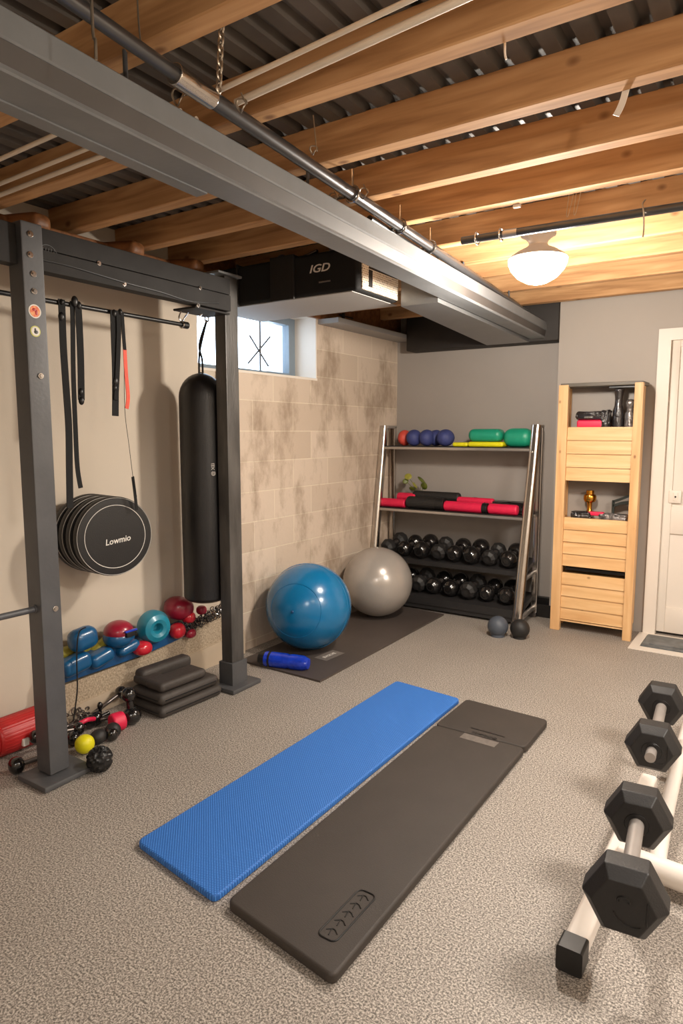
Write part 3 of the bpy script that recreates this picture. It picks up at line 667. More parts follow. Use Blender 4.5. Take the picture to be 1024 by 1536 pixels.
# punching bag
BG = Vector((-2.735, 2.71, 0))
bag = thing('punching_bag', 'tall glossy black punching bag hanging beside the far cage post', 'punching bag', BG+Vector((0, 0, .48)))
b = NB(); prof = [(0, .475)] + [(.125*math.sin(q), .515-.04*math.cos(q)) for q in [PI/2*k/6 for k in range(1, 7)]] + [(.1255, 1.0), (.1245, 1.60)]
prof += [(.124*math.cos(q)+.0, 1.64+.135*math.sin(q)) for q in [PI/2*k/8 for k in range(0, 8)]] + [(0, 1.776)]
lathe(b, prof, Matrix.Translation(BG), 48); obj('bag_body', b, LEATHER, bag)
b = NB(); T0 = BG+Vector((0, 0, 1.77)); H0 = at(310, 480, 0, -2.70)
tube(b, [T0+Vector((0, -.014, 0)), T0+Vector((0, -.010, .09)), T0+Vector((0, .006, .16)), H0], .0055, 8); tube(b, [T0+Vector((0, .014, 0)), T0+Vector((0, .012, .08)), T0+Vector((0, -.006, .16)), H0], .0055, 8); obj('hanging_cord', b, BLACKP, bag)
b = NB(); ring(b, H0+Vector((0, 0, .005)), .015, .004, 'X'); ell(b, T0, (.01, .01, .012)); obj('metal_ring', b, CHROME, bag)
p = at(340, 715, 0, -2.60); b = NB()
M = basis(Vector((BG.x+.1265*math.cos(R(-20)), BG.y+.1265*math.sin(R(-20))-.0, 1.245)), Vector((0, 0, 1)), Vector((math.sin(R(-20)), -math.cos(R(-20)), 0)), Vector((math.cos(R(-20)), math.sin(R(-20)), 0)))
text_bm(b, '@ XEI', .026, M, .0006); obj('side_lettering', b, WHT, bag)
b = NB(); tube(b, [(-2.60, 2.60, 2.07), (-2.66, 2.64, 2.066), (H0.x, H0.y, H0.z+.02)], .005, 6); tag(obj('bag_hook', b, CHROME), 'steel hook joining the punching bag cord to the crossbeam', 'hook')

# ------------------------------------------------------------------ items on the ledge
def blob(name, px_, py_, rx, rz, m, label, cat, X=-2.90, pw=.85, rot=(0, 0, 0), ry=None, group='balls and pads on the ledge'):
    c = at(px_, py_, 0, X); bm = NB(); ell(bm, c, (rx if ry is None else ry, rx, rz), rot, 28, pw); return tag(obj(name, bm, m), label, cat, group), c
# sagging blue tray along the ledge
b = NB(); A = []
for (px_, py_, qx, qy) in ((92, 1000, 96, 1024), (120, 985, 130, 1012), (160, 975, 170, 998), (205, 965, 212, 983), (250, 950, 256, 964), (285, 935, 290, 948)):
    t0 = at(px_, py_, 0, -2.885); t1 = at(qx, qy, 0, -2.885)
    A.append([b.verts.new((x, v_.y, v_.z)) for v_, x in ((t0, -2.985), (t0, -2.885), (t1, -2.880), (t1, -2.985))])
for P, Q in zip(A, A[1:]):
    for i in range(4): b.faces.new((P[i], P[(i+1) % 4], Q[(i+1) % 4], Q[i]))
b.faces.new(A[0][::-1]); b.faces.new(A[-1]); tag(obj('foam_wedge', b, DBLU), 'long deep blue foam wedge lying along the ledge under the balls', 'foam wedge')
def pillow(name, px_, py_, s, m, label, cat='cushion', X=-2.88, rot=(0, 0, 0), bev=.03, group=None):
    c = at(px_, py_, 0, X); bm = NB(); box(bm, c, s, rot, bev=bev, seg=4); return tag(obj(name, bm, m, smooth=60), label, cat, group), c
pillow('foam_block', 112, 996, (.09, .16, .09), BLU, 'large blue foam block at the near end of the ledge', 'foam block', rot=(R(8), 0, 0), group='blue foam blocks')
pillow('foam_block', 150, 986, (.09, .14, .075), BLU, 'middle blue foam block on the ledge with a rounded face', 'foam block', rot=(R(12), 0, 0), group='blue foam blocks')
pillow('foam_block', 190, 971, (.09, .14, .06), BLU, 'smaller blue foam block on the ledge behind the red ball', 'foam block', rot=(R(10), 0, 0), group='blue foam blocks')
pillow('yellow_cushion', 110, 975, (.06, .20, .06), OLIVE, 'flattened olive-yellow cushion at the ledge end', X=-2.95, group='yellow cushions')
pillow('yellow_cushion', 150, 968, (.06, .14, .05), OLIVE, 'small olive-yellow cushion between blue ball and red-blue ball', X=-2.95, rot=(R(25), 0, 0), group='yellow cushions')
o, c = pillow('blue_weight', 124, 958, (.10, .15, .115), BLU, 'blue rounded weight with a black cord over it', 'weight', X=-2.88, rot=(R(6), 0, 0), bev=.045)
b = NB(); tube(b, [at(128, 941, 0, -2.83), at(118, 950, 0, -2.815), at(115, 985, 0, -2.82), at(116, 1030, 0, -2.80), at(113, 1060, 0, -2.78), at(110, 1082, 0, -2.76)], .0035, 6)
tag(obj('long_cord', b, BLACKP), 'black cord hanging from the blue weight down to the floor', 'cord')
tw = thing('two_colour_ball', 'ball with dark red top and blue bottom on the ledge', 'ball', at(178, 950, 0, -2.89)-Vector((0, 0, .075)))
c = at(178, 950, 0, -2.88); b = NB(); ell(b, c-Vector((0, 0, .018)), (.08, .083, .058), n=28); obj('blue_half', b, BLU, tw)
b = NB(); ell(b, c+Vector((0, 0, .012)), (.078, .078, .058), n=28); obj('red_half', b, WINE, tw)
b = NB(); box(b, c+Vector((.075, .012, .008)), (.03, .06, .03), bev=.006); obj('handle_slot', b, BLACKP, tw)
b = NB(); box(b, c+Vector((.084, .012, .026)), (.016, .075, .010), bev=.003); obj('blue_trim', b, BOTTLE, tw)
b = NB(); c = at(231, 940, 0, -2.86)
lathe(b, [(.022, .03), (.03, .048), (.05, .055), (.075, .045), (.092, .01), (.090, -.03), (.06, -.05), (0, -.05), (0, .0), (.018, .0), (.022, .03)], basis(c, side, upv, view), 40)
tag(obj('ring_ball', b, TEAL), 'teal ring-shaped weight ball with a dented centre hole', 'weight')
blob('red_ball', 213, 972, .052, .038, REDG, 'red ball resting at the front of the blue wedge', 'ball', X=-2.855)
blob('red_ball', 268, 912, .085, .07, WINE, 'largest wine-red ball at the ledge end, below the punching bag', 'ball', X=-2.92, pw=.9, rot=(R(-15), 0, 0))
o, c = blob('red_ball', 266, 946, .045, .045, REDG, 'shiny red ball with an open valve hole beside the teal ring', 'ball', X=-2.86)
blob('red_ball', 283, 926, .038, .035, REDG, 'small red ball behind the heap of black chain', 'ball', X=-2.87)
blob('red_ball', 285, 950, .034, .028, WINE, 'small wine-red ball tucked under the black chain', 'ball', X=-2.86)
blob('red_ball', 302, 915, .03, .028, WINE, 'tiny dark red ball just below the punching bag', 'ball', X=-2.87)
b = NB(); random.seed(3)
for i in range(120):
    t = i/119; px_ = 275+68*t+random.uniform(-5, 5); py_ = 944-36*t+random.uniform(-7, 7)
    p = at(px_, py_, 0, -2.87+random.uniform(-.03, .03)); ring(b, p, .013, .003, n=8, rot=(random.uniform(0, 3), random.uniform(0, 3), 0))
tag(obj('black_chain', b, mat('gunmetal', (120, 116, 114), .2, .9, .3, 30)), 'heap of dark shiny chain lying along the far end of the ledge', 'chain')

# grey pads stack
def loop_pad(z, label, dx, L, W, name='floor_pad', top=False, c0=(-2.66, 2.40)):
    o0 = thing(name, label, 'pad', (c0[0]+dx, c0[1], z), R(-3), 'grey padded cushions stacked on the floor')
    bm = NB(); h = .058
    if top:
        bx(bm, -W/2, -W/2+.085, -L/2+.02, L/2, .004, h+.018, bev=.028, seg=5)
        bx(bm, -W/2+.122, W/2, -L/2, L/2-.05, 0, h-.008, bev=.022, seg=5); bx(bm, -W/2+.01, W/2-.01, -L/2+.004, -L/2+.12, .001, h-.009, bev=.022, seg=5)
        bx(bm, -W/2+.04, W/2-.04, -L/2+.06, L/2-.07, .004, h*.4, bev=.008)
    else: bx(bm, -W/2, W/2, -L/2, L/2, 0, h, bev=.027, seg=4)
    obj('padding', bm, PAD, o0, 60, local=True)
    if top: return o0
    bm = NB()
    zz = h/2; pts = [(-W/2-.001, -L/2+.03, zz), (-W/2-.001, L/2-.03, zz), (-W/2+.03, L/2+.001, zz), (W/2-.03, L/2+.001, zz), (W/2+.001, L/2-.03, zz), (W/2+.001, -L/2+.03, zz), (W/2-.03, -L/2-.001, zz), (-W/2+.03, -L/2-.001, zz)]
    tube(bm, pts, .003, 6, sm=False, close=True); obj('seam', bm, NYLON, o0, local=True); return o0
loop_pad(0, 'bottom grey pad of the floor stack', 0, .42, .27)
loop_pad(.060, 'middle grey pad of the floor stack', -.01, .40, .26)
loop_pad(.120, 'top grey pad of the stack with a slot in its middle', -.03, .36, .26, top=True)

# cluster on the floor by the near post
def dumbbell(p, yaw, tilt, L, r, label, m=RUBBER, hm=GRIP, group='small dumbbells in the pile by the near post', name='small_dumbbell'):
    root = thing(name, label, 'dumbbell', p, yaw, group)
    for s_ in (-1, 1):
        bm = NB(); ell(bm, (s_*L/2, 0, r), (r*.9, r, r), n=22, pw=.9); obj('weight_head', bm, m, root, local=True)
    bm = NB(); cyl(bm, (-L/2, 0, r), (L/2, 0, r), r*.32, n=14); obj('handle', bm, hm, root, local=True)
    if tilt: root.rotation_euler = (0, tilt, yaw)
    return root
GLB = mat('glossy_black', (24, 22, 22), .16, 0, .2, 8, coat=.6)
def fl(x, y, z=0): q = at(x, y, 2, z); return q
kb = thing('kettlebell', 'glossy black kettlebell standing at the far end of the small pile', 'kettlebell', fl(200, 1085))
c = fl(204, 1088)+Vector((-.03, 0, .045)); b = NB(); ell(b, c, (.048, .048, .045), n=26); obj('bell', b, GLB, kb)
c2 = at(193, 1042, 0, c.x-.01); b = NB(); ell(b, c2, (.036, .036, .038), n=24); obj('top_knob', b, GLB, kb)
b = NB(); cyl(b, c, c2, .019, n=16); obj('neck', b, GLB, kb)
pl = [(-2.72, 2.02, 0, R(62), 0, .20, .034, 'black dumbbell lying second from the kettlebell'), (-2.80, 1.86, 0, R(75), 0, .22, .036, 'black dumbbell against the ledge in the middle of the pile'),
      (-2.62, 1.84, 0, R(50), 0, .17, .032, 'black dumbbell in the front of the pile by the yellow ball'), (-2.72, 1.72, .04, R(80), R(8), .20, .03, 'chrome-handled dumbbell lying on top of the pile'),
      (-2.635, 1.545, 0, R(78), 0, .13, .036, 'black dumbbell behind the foot of the near post'), (-2.84, 2.08, .02, R(85), R(-20), .22, .033, 'raised dumbbell leaning towards the kettlebell')]
for x, y, z, yaw, tl, L, r, l in pl: dumbbell((x, y, z), yaw, tl, L, r, l, GLB)
b = NB(); c = fl(176, 1098); cyl(b, c+Vector((-.02, -.02, .045)), c+Vector((-.005, .045, .045)), .045, n=28, bev=.012)
o = tag(obj('red_roller', b, REDF), 'short crimson roller end in the small pile', 'roller')
b = NB(); ell(b, fl(172, 1108)+Vector((-.01, 0, .038)), (.037, .037, .038)); tag(obj('black_ball', b, RUBBER), 'smooth small black ball in front of the crimson roller', 'ball')
b = NB(); ell(b, fl(152, 1117)+Vector((-.02, 0, .034)), (.036, .040, .034)); tag(obj('black_ball', b, RUBBER), 'dull black ball between the yellow ball and the smooth black one', 'ball')
b = NB(); ell(b, at(127, 1116, 0, -2.56), (.042, .042, .042), n=28, pw=.93); tag(obj('yellow_ball', b, YEL), 'bright yellow-green ball beside the near post', 'ball')
b = NB(); c = fl(150, 1156)+Vector((0, 0, .052)); ell(b, c, (.053, .053, .053), n=36)
for v_ in b.verts:
    d = (v_.co-c).normalized(); a_ = math.atan2(d.y, d.x); e_ = math.asin(max(-1, min(1, d.z))); v_.co += d*.0035*(1 if (math.sin(a_*9)*math.sin(e_*11)) > 0 else -1)
tag(obj('textured_ball', b, BLACKP), 'knobbly black massage ball on the floor next to the near post', 'ball')
b = NB(); c = at(150, 1062, 0, -2.80); cyl(b, c-Vector((0, 0, .05)), c, .008, n=10); ell(b, c+Vector((0, 0, .012)), (.014, .014, .02)); cyl(b, c-Vector((.0, .03, .05)), c-Vector((0, -.05, .045)), .012, n=10)
tag(obj('upright_grip', b, GLB), 'upright black hand grip sticking out of the small pile', 'grip')
b = NB()
for i in range(46):
    p = fl(118+random.uniform(-12, 34), 1092+random.uniform(-12, 20)) + Vector((-.1, 0, random.uniform(.02, .07))); ring(b, p, random.uniform(.010, .018), .003, n=8, rot=(random.uniform(0, 3), random.uniform(0, 3), 0))
tag(obj('loose_chain', b, GRIP), 'tangle of dark metal chain on the small pile behind the post', 'chain')
b = NB(); c = at(125, 1085, 0, -2.74); tube(b, [c+Vector((0, -.05, 0)), c+Vector((.02, 0, .02)), c+Vector((0, .06, .0))], .011, 8); tag(obj('red_strap', b, REDF), 'short red strap in the tangle on the small pile', 'strap')
# red bag on the floor at the left
rb = thing('red_bolster', 'long red vinyl bolster lying on the floor along the plaster wall', 'bolster', (-2.83, 1.2, 0))
b = NB(); cyl(b, (-2.87, .75, .085), (-2.86, 1.50, .085), .083, n=32, bev=.022); obj('bolster_body', b, REDV, rb)
b = NB(); cyl(b, (-2.86, 1.495, .085), (-2.855, 1.74, .085), .083, n=32, bev=.022); obj('end_section', b, REDV, rb)
b = NB(); box(b, (-2.775, 1.60, .06), (.02, .03, .035), bev=.005); obj('white_tag', b, WHT, rb)

# ------------------------------------------------------------------ mat, gym balls, bottle
b = NB(); gm = [(-2.80, 3.06), (-2.17, 3.045), (-2.18, 4.76), (-2.81, 4.80)]
lo = [b.verts.new((x, y, .0)) for x, y in gm]; hi = [b.verts.new((x, y, .012)) for x, y in gm]; b.faces.new(lo); b.faces.new(hi)
for i in range(4): b.faces.new((lo[i], lo[(i+1) % 4], hi[(i+1) % 4], hi[i]))
gmt = thing('floor_mat', 'thin dark grey-brown mat under the two gym balls', 'mat', (-2.5, 3.9, 0))
obj('mat_sheet', b, GYMMAT, gmt, 20)
c = at(494, 983, 2, .0125); b = NB(); box(b, c, (.10, .19, .001), (0, 0, R(-4))); lb = obj('mat_label', b, PAPER, gmt); lb['label'] = 'grey printed label'
b = NB(); text_bm(b, 'EVOLVE', .034, basis(c+Vector((0, 0, .001)), (.07, .997, 0), (-.997, .07, 0), (0, 0, 1)), .0003); obj('label_lettering', b, WHT, lb)
def gymball(c, r, m, label, seam=True):
    root = thing('gym_ball', label, 'exercise ball', (c[0], c[1], .012), 0)
    bm = NB(); ell(bm, (c[0], c[1], r+.012), (r*1.0, r*1.0, r), n=64); obj('shell', bm, m, root)
    C = Vector((c[0], c[1], r+.012)); vw = Vector((.574, -.777, .258)); ax = (vw*.93 - Vector((.833, .553, 0))*.35 - vw.cross(Vector((.833, .553, 0)))*.13).normalized()
    u = ax.cross(Vector((0, 0, 1))).normalized(); v_ = ax.cross(u)
    if seam:
        for k in (.80, .10):
            bm = NB(); rr = r*math.sqrt(1-k*k); tube(bm, [C+ax*k*r+(u*math.cos(q)+v_*math.sin(q))*rr for q in [2*PI*i/60 for i in range(60)]], .0028, 6, sm=False, close=True); obj('moulded_ridge', bm, m, root)
        bm = NB(); ell(bm, C+ax*r, (.010, .010, .010), n=12); obj('valve_plug', bm, DBLU, root)
    return root
gymball((-2.585, 3.50), .285, BALLB, 'large blue gym ball on the dark mat')
gymball((-2.60, 4.43), .272, BALLS, 'large silver gym ball behind the blue one', False)
bt = thing('water_bottle', 'royal blue bottle with black cap lying at the mat corner', 'bottle', fl(428, 998))
A = at(391, 987, 2, .05); B = at(464, 996, 2, .05); d = (B-A).normalized()
M = basis(A, Vector((0, 0, 1)), d.cross(Vector((0, 0, 1))), d); L = (B-A).length
b = NB(); lathe(b, [(0, .03), (.044, .03), (.048, .05), (.048, L*.55), (.043, L*.6), (.048, L*.66), (.046, L*.88), (.032, L*.98), (0, L)], M, 32); obj('bottle_body', b, BOTTLE, bt)
b = NB(); lathe(b, [(0, -.005), (.04, -.005), (.045, .005), (.045, .06), (.05, .062), (.05, .075), (0, .075)], M, 32); obj('cap', b, BLACKP, bt)

# ------------------------------------------------------------------ two exercise mats
bm_ = NB()
def slab(pts, z0, z1, bev):
    t = NB(); lo = [t.verts.new((x, y, z0)) for x, y in pts]; hi = [t.verts.new((x, y, z1)) for x, y in pts]; n = len(pts)
    t.faces.new(lo[::-1]); t.faces.new(hi)
    for i in range(n): t.faces.new((lo[i], lo[(i+1) % n], hi[(i+1) % n], hi[i]))
    ve = [e for e in t.edges if abs(e.verts[0].co.z-e.verts[1].co.z) > 1e-4]
    bmesh.ops.bevel(t, geom=ve, offset=.025, segments=5, profile=.5, affect='EDGES')
    he = [e for e in t.edges if e.verts[0].co.z > z1-1e-5 and e.verts[1].co.z > z1-1e-5 or (e.verts[0].co.z < z0+1e-5 and e.verts[1].co.z < z0+1e-5)]
    bmesh.ops.bevel(t, geom=he, offset=bev, segments=3, profile=.5, affect='EDGES'); return t
t = slab([(-1.81, 1.425), (-1.375, 1.365), (-1.372, 3.225), (-1.785, 3.265)], 0, .026, .008)
tag(obj('exercise_mat', t, BLUEMAT, smooth=50), 'bright blue woven-textured exercise mat in the middle of the floor', 'mat')
bk = thing('exercise_mat', 'thick charcoal foam exercise mat lying along the blue one', 'mat', (-1.1, 2.2, 0))
obj('main_panel', slab([(-1.33, 1.37), (-.895, 1.31), (-.893, 2.845), (-1.338, 2.84)], 0, .034, .010), FOAM, bk, 50)
obj('head_panel', slab([(-1.338, 2.843), (-.893, 2.848), (-.893, 3.20), (-1.335, 3.22)], 0, .034, .007), FOAM, bk, 50)
q = [at(x, y, 2, .035) for x, y in ((475, 1402), (503, 1415), (566, 1345), (537, 1331))]
b = NB(); cq = sum(q, Vector())/4; ux = (q[2]-q[1]).normalized(); uy = Vector((-ux.y, ux.x, 0)); L = (q[2]-q[1]).length; W = (q[1]-q[0]).length
def rrect(L, W, r, n=5):
    out = []
    for cx, cy, a0 in ((L/2-r, W/2-r, 0), (-L/2+r, W/2-r, PI/2), (-L/2+r, -W/2+r, PI), (L/2-r, -W/2+r, 3*PI/2)):
        for k in range(n+1): out.append((cx+r*math.cos(a0+PI/2*k/n), cy+r*math.sin(a0+PI/2*k/n)))
    return out
pts = [Vector((cq.x, cq.y, .0345))+ux*x+uy*y for x, y in rrect(L, W, .018)]
tube(b, pts, .0028, 6, sm=False, close=True)
for k in range(5):
    c = Vector((cq.x, cq.y, .0342)) + ux*(-L/2+.03+k*(L-.06)/4)
    tube(b, [c+uy*W*.32, c+ux*.012, c-uy*W*.30], .0022, 5); tube(b, [c+ux*.014+uy*W*.1, c-ux*.014+uy*W*.02], .002, 5)
obj('embossed_badge', b, BLACKP, bk)
q = [at(x, y, 2, .035) for x, y in ((690, 1106), (742, 1121), (756, 1104), (706, 1091))]
cq = sum(q, Vector())/4; ux = (q[1]-q[0]).normalized(); uy = Vector((-ux.y, ux.x, 0)); L = (q[1]-q[0]).length; W = (q[2]-q[1]).length
b = NB(); prism(b, [(-L/2, -W/2), (L/2, -W/2), (L/2, -W*.08), (-L/2, -W*.08)], basis(Vector((cq.x, cq.y, .034)), ux, uy, (0, 0, 1)), .0012); lb = obj('raised_label', b, PAPER, bk)
b = NB(); text_bm(b, 'COMPOUND', .022, basis(Vector((cq.x, cq.y, .0345))+uy*W*.14, ux, uy, (0, 0, 1)), .0006); obj('embossed_lettering', b, BLACKP, bk)
b = NB(); prism(b, [(-L/2, W*.42), (L/2, W*.42), (L/2, W*.48), (-L/2, W*.48)], basis(Vector((cq.x, cq.y, .034)), ux, uy, (0, 0, 1)), .0008); obj('embossed_line', b, BLACKP, bk)

# ------------------------------------------------------------------ storage rack
rack = thing('storage_rack', 'silver-framed four-tier storage rack against the back wall', 'rack', (-2.2, 5.0, 0))
RL, RR = -2.885, -1.60
for X, w_, l in ((RL, .065, None), (RR, .075, None)):
    bm = NB(); A = Vector((X, 4.80, .03)); B = Vector((X+(.03 if X > -2 else -.003), 5.02, 1.50)); M, L = align(A, B)
    box(bm, (0, 0, 0), (1, 1, 1)) if 0 else None
    poly = rrect(w_, .07, .028, 6)
    dz = (B-A).normalized(); ux = Vector((1, 0, 0)); uy = dz.cross(ux).normalized(); ux = uy.cross(dz)
    prism(bm, poly, basis(A, ux, uy, dz), L); o = obj('front_post', bm, CHROME, rack, 35)
    bm = NB(); bx(bm, X+.0, X+.05, 5.11, 5.15, .02, 1.50, bev=.008); obj('rear_post', bm, CHROME, rack)
    bm = NB(); cyl(bm, (X+.02, 4.84, .06), (X+.02, 5.12, .075), .02, n=14); cyl(bm, (X+.02, 4.86, .34), (X+.02, 5.12, .36), .015, n=14); bx(bm, X-.0, X+.05, 5.0, 5.15, 1.48, 1.505, bev=.006); obj('side_brace', bm, ALU, rack)
    bm = NB(); box(bm, (X, 4.80, .022), (.07, .09, .04), bev=.01); box(bm, (X+.02, 5.13, .022), (.06, .07, .04), bev=.01); obj('foot', bm, GRIP, rack)
b = NB(); bolt(b, (RR+.0, 4.775, .06), .012, (0, -1, 0)); bolt(b, (RR+.02, 4.955, 1.30), .006, (0, -1, 0)); obj('bolt', b, CHROME, rack)
SH = [(1.333, 4.965, .022), (.815, 4.895, .022)]
for z, yf, th in SH:
    bm = NB(); bx(bm, RL+.02, RR-.0, yf, 5.2, z-.028, z-.006, bev=.004); s_ = obj('shelf', bm, ALU, rack)
    bm = NB(); bx(bm, RL+.025, RR-.01, yf+.004, 5.195, z-.006, z, bev=.002); obj('shelf_liner', bm, RUBBER, s_)
def slope_shelf(zf, zr, yf, yr, th):
    bm = NB(); v_ = []
    for x in (RL+.01, RR+.01):
        v_.append([bm.verts.new((x, y, z)) for y, z in ((yf, zf), (yf, zf-th), (yr, zr-.02), (yr, zr))])
    for i in range(4): bm.faces.new((v_[0][i], v_[0][(i+1) % 4], v_[1][(i+1) % 4], v_[1][i]))
    bm.faces.new(v_[0]); bm.faces.new(v_[1][::-1]); return obj('sloped_shelf', bm, RACKBLK, rack)
slope_shelf(.394, .455, 4.888, 5.20, .036); slope_shelf(.115, .175, 4.79, 5.20, .06)
b = NB(); bx(b, RL+.02, RR, 4.80, 4.83, .02, .055); obj('kick_rail', b, RACKBLK, rack)
# round-head dumbbells on the two sloped shelves
def rack_db(r, L, seg):
    root = thing('rack_dumbbell', 'x', 'dumbbell', (0, 0, 0), 0, 'black dumbbells on the storage rack')
    for s_ in (-1, 1):
        bm = NB(); M = basis((0, s_*L/2, r), (1, 0, 0), (0, 0, -1), (0, 1, 0)); h = r*.78
        lathe(bm, [(0, -h), (r*.55, -h), (r*.62, -h*.88), (r*.9, -h*.55), (r, -h*.1), (r, h*.25), (r*.86, h*.7), (r*.5, h*.9), (0, h*.9)], M, seg); obj('weight_head', bm, GLB if seg > 10 else RUBBER, root, 40 if seg > 10 else 20, local=True)
        bm = NB(); lathe(bm, [(r*.30, -h-.003), (r*.5, -h-.004), (r*.5, -h), (r*.3, -h)] if s_ < 0 else [(r*.30, h), (r*.5, h), (r*.5, h*.9), (r*.3, h*.9)], M, 20); obj('end_ring', bm, BLACKP, root, local=True)
    bm = NB(); cyl(bm, (0, -L/2, r), (0, L/2, r), r*.28, n=12); obj('handle', bm, GRIP, root, local=True); return root
protoA = rack_db(.068, .185, 22); protoB = rack_db(.068, .185, 9)
ordn = ['first', 'second', 'third', 'fourth', 'fifth', 'sixth', 'seventh', 'eighth']
first = {id(protoA): 1, id(protoB): 1}
for tier, (zf, zr, yf, yr, nm) in enumerate(((.385, .455, 4.84, 5.20, 'upper'), (.115, .175, 4.79, 5.20, 'lower'))):
    for i in range(8):
        x = RL+.11+i*.150; pr_ = protoA if (i+tier) % 3 else protoB
        l = 'black dumbbell on the %s sloped shelf, %s from the left' % (nm, ordn[i])
        yc = yf+.19; sl = (zr-zf)/(yr-yf); z = zf+sl*(yc-yf)+.004
        kx = 1.05 if i in (2, 5) else (.94 if i in (1, 6) else 1.0)
        if first.pop(id(pr_), 0): o = pr_; o.location = (x, yc, z); o['label'] = l
        else: o = dup(pr_, (x, yc, z), l)
        o.rotation_euler = (math.atan(sl), 0, R(random.uniform(-7, 7))); o.scale = (kx, kx, kx)
# balls on the top shelf
z1 = 1.3335
def sball(px_, r, m, l, g, name='medicine_ball', sy=1.0, Y=5.07, cat='ball', flatb=.9):
    c = at(px_, 655, 1, Y); bm = NB(); ell(bm, (c.x, Y, z1+r*flatb), (r*sy, r, r*flatb), n=30); return tag(obj(name, bm, m), l, cat, g)
for px_, l in ((627, 'leftmost of the navy balls on the top shelf, behind the coral red one'), (648, 'second navy ball on the top shelf'), (664, 'third navy ball, tucked behind the right-hand one')):
    pass
sball(607, .074, MEDR, 'coral red ball at the left end of the top shelf', 'balls on the top rack shelf', Y=5.06, sy=.75)
sball(621, .076, MEDB, 'navy ball on the top shelf touching the coral red one', 'balls on the top rack shelf', Y=5.02, sy=.85)
sball(640, .076, MEDB, 'navy ball second from the left among the navy ones', 'balls on the top rack shelf', Y=5.03, sy=.85)
sball(654, .075, MEDB, 'navy ball third from the left, partly hidden', 'balls on the top rack shelf', Y=5.10, sy=.8)
sball(668, .077, MEDB, 'rightmost navy ball on the top shelf', 'balls on the top rack shelf', Y=5.03, sy=.95)
def spill(px0, px1, z0, h, m, l, cat='cushion', name='soft_cushion', Y=5.05, g='soft cushions on the top rack shelf', d=.14):
    a = at(px0, 655, 1, Y).x; c = at(px1, 655, 1, Y).x; bm = NB(); box(bm, ((a+c)/2, Y, z0+h/2), (c-a, d, h), bev=h*.46, seg=5); return tag(obj(name, bm, m, smooth=60), l, cat, g)
spill(683, 706, z1, .034, YEL, 'small yellow cushion in the middle of the top shelf')
spill(706, 759, z1, .04, YEL, 'longer yellow cushion beneath the green one')
spill(705, 755, z1+.041, .10, GRN, 'green cushion lying on top of the yellow one')
spill(756, 800, z1, .145, GRN, 'large rounded green cushion next to the right rack post', Y=5.07)
# middle shelf: rollers
z2 = .8155
def roller(x0, x1, y, z, r, m, l, name='foam_roller', sleeve=None, cat='foam roller', g='rollers on the middle rack shelf', yaw=0):
    root = thing(name, l, cat, ((x0+x1)/2, y, z), 0, g)
    bm = NB(); cyl(bm, (x0, y, z+r), (x1, y+yaw, z+r), r, n=26, bev=r*.35); obj('foam_body', bm, m, root)
    if sleeve:
        bm = NB(); cyl(bm, (sleeve[0], y, z+r), (sleeve[1], y, z+r), r*1.04, n=26, bev=.003); obj('end_sleeve', bm, BLACKP, root)
    return root
X2 = lambda px_: at(px_, 755, 1, 4.97).x
roller(X2(567)+.03, X2(610), 4.955, z2, .036, REDF, 'crimson roller at the front left end of the middle shelf')
roller(X2(590), X2(618), 5.05, z2+.045, .036, REDF, 'short crimson roller behind and above the front left one')
roller(X2(612), X2(668), 4.96, z2, .05, RUBBER, 'thick black roller in front on the middle shelf', sleeve=(X2(655), X2(668)))
roller(X2(612), X2(682), 5.07, z2+.055, .042, RUBBER, 'long black roller lying behind the thick black one')
roller(X2(668), X2(733), 4.955, z2, .04, REDF, 'pinkish crimson roller in the middle front of the shelf', sleeve=(X2(725), X2(733)))
roller(X2(680), X2(735), 5.05, z2+.05, .03, REDF, 'thin crimson roller lying behind the middle front one')
roller(X2(734), X2(778), 4.955, z2, .04, REDF, 'crimson roller beside the right rack post')
b = NB(); pts = [(X2(680)+.0, 5.1, z2+.085), (X2(695), 5.1, z2+.10), (X2(707), 5.1, z2+.10), (X2(709), 5.1, z2+.05)]; tube(b, pts, .004, 6); tag(obj('bent_rod', b, GRIP), 'bent dark wire rod behind the crimson rollers', 'handle')
def lump(x0, x1, y, z, h, d, m, l, name, cat, g=None, seedv=1, bev=.012):
    random.seed(seedv); bm = NB(); box(bm, ((x0+x1)/2, y, z+h/2), (x1-x0, d, h), bev=bev, seg=2)
    bmesh.ops.subdivide_edges(bm, edges=bm.edges[:], cuts=2, use_grid_fill=True)
    for v_ in bm.verts:
        if v_.co.z > z+.006: v_.co += Vector((random.uniform(-1, 1), random.uniform(-1, 1), random.uniform(-1, 1)))*min(h*.07, .008)
    return tag(obj(name, bm, m, smooth=25), l, cat, g)
lump(X2(722), X2(780), 5.08, z2, .09, .12, WRAP, 'crumpled dark grey bag at the right of the middle shelf', 'crumpled_bag', 'bag')
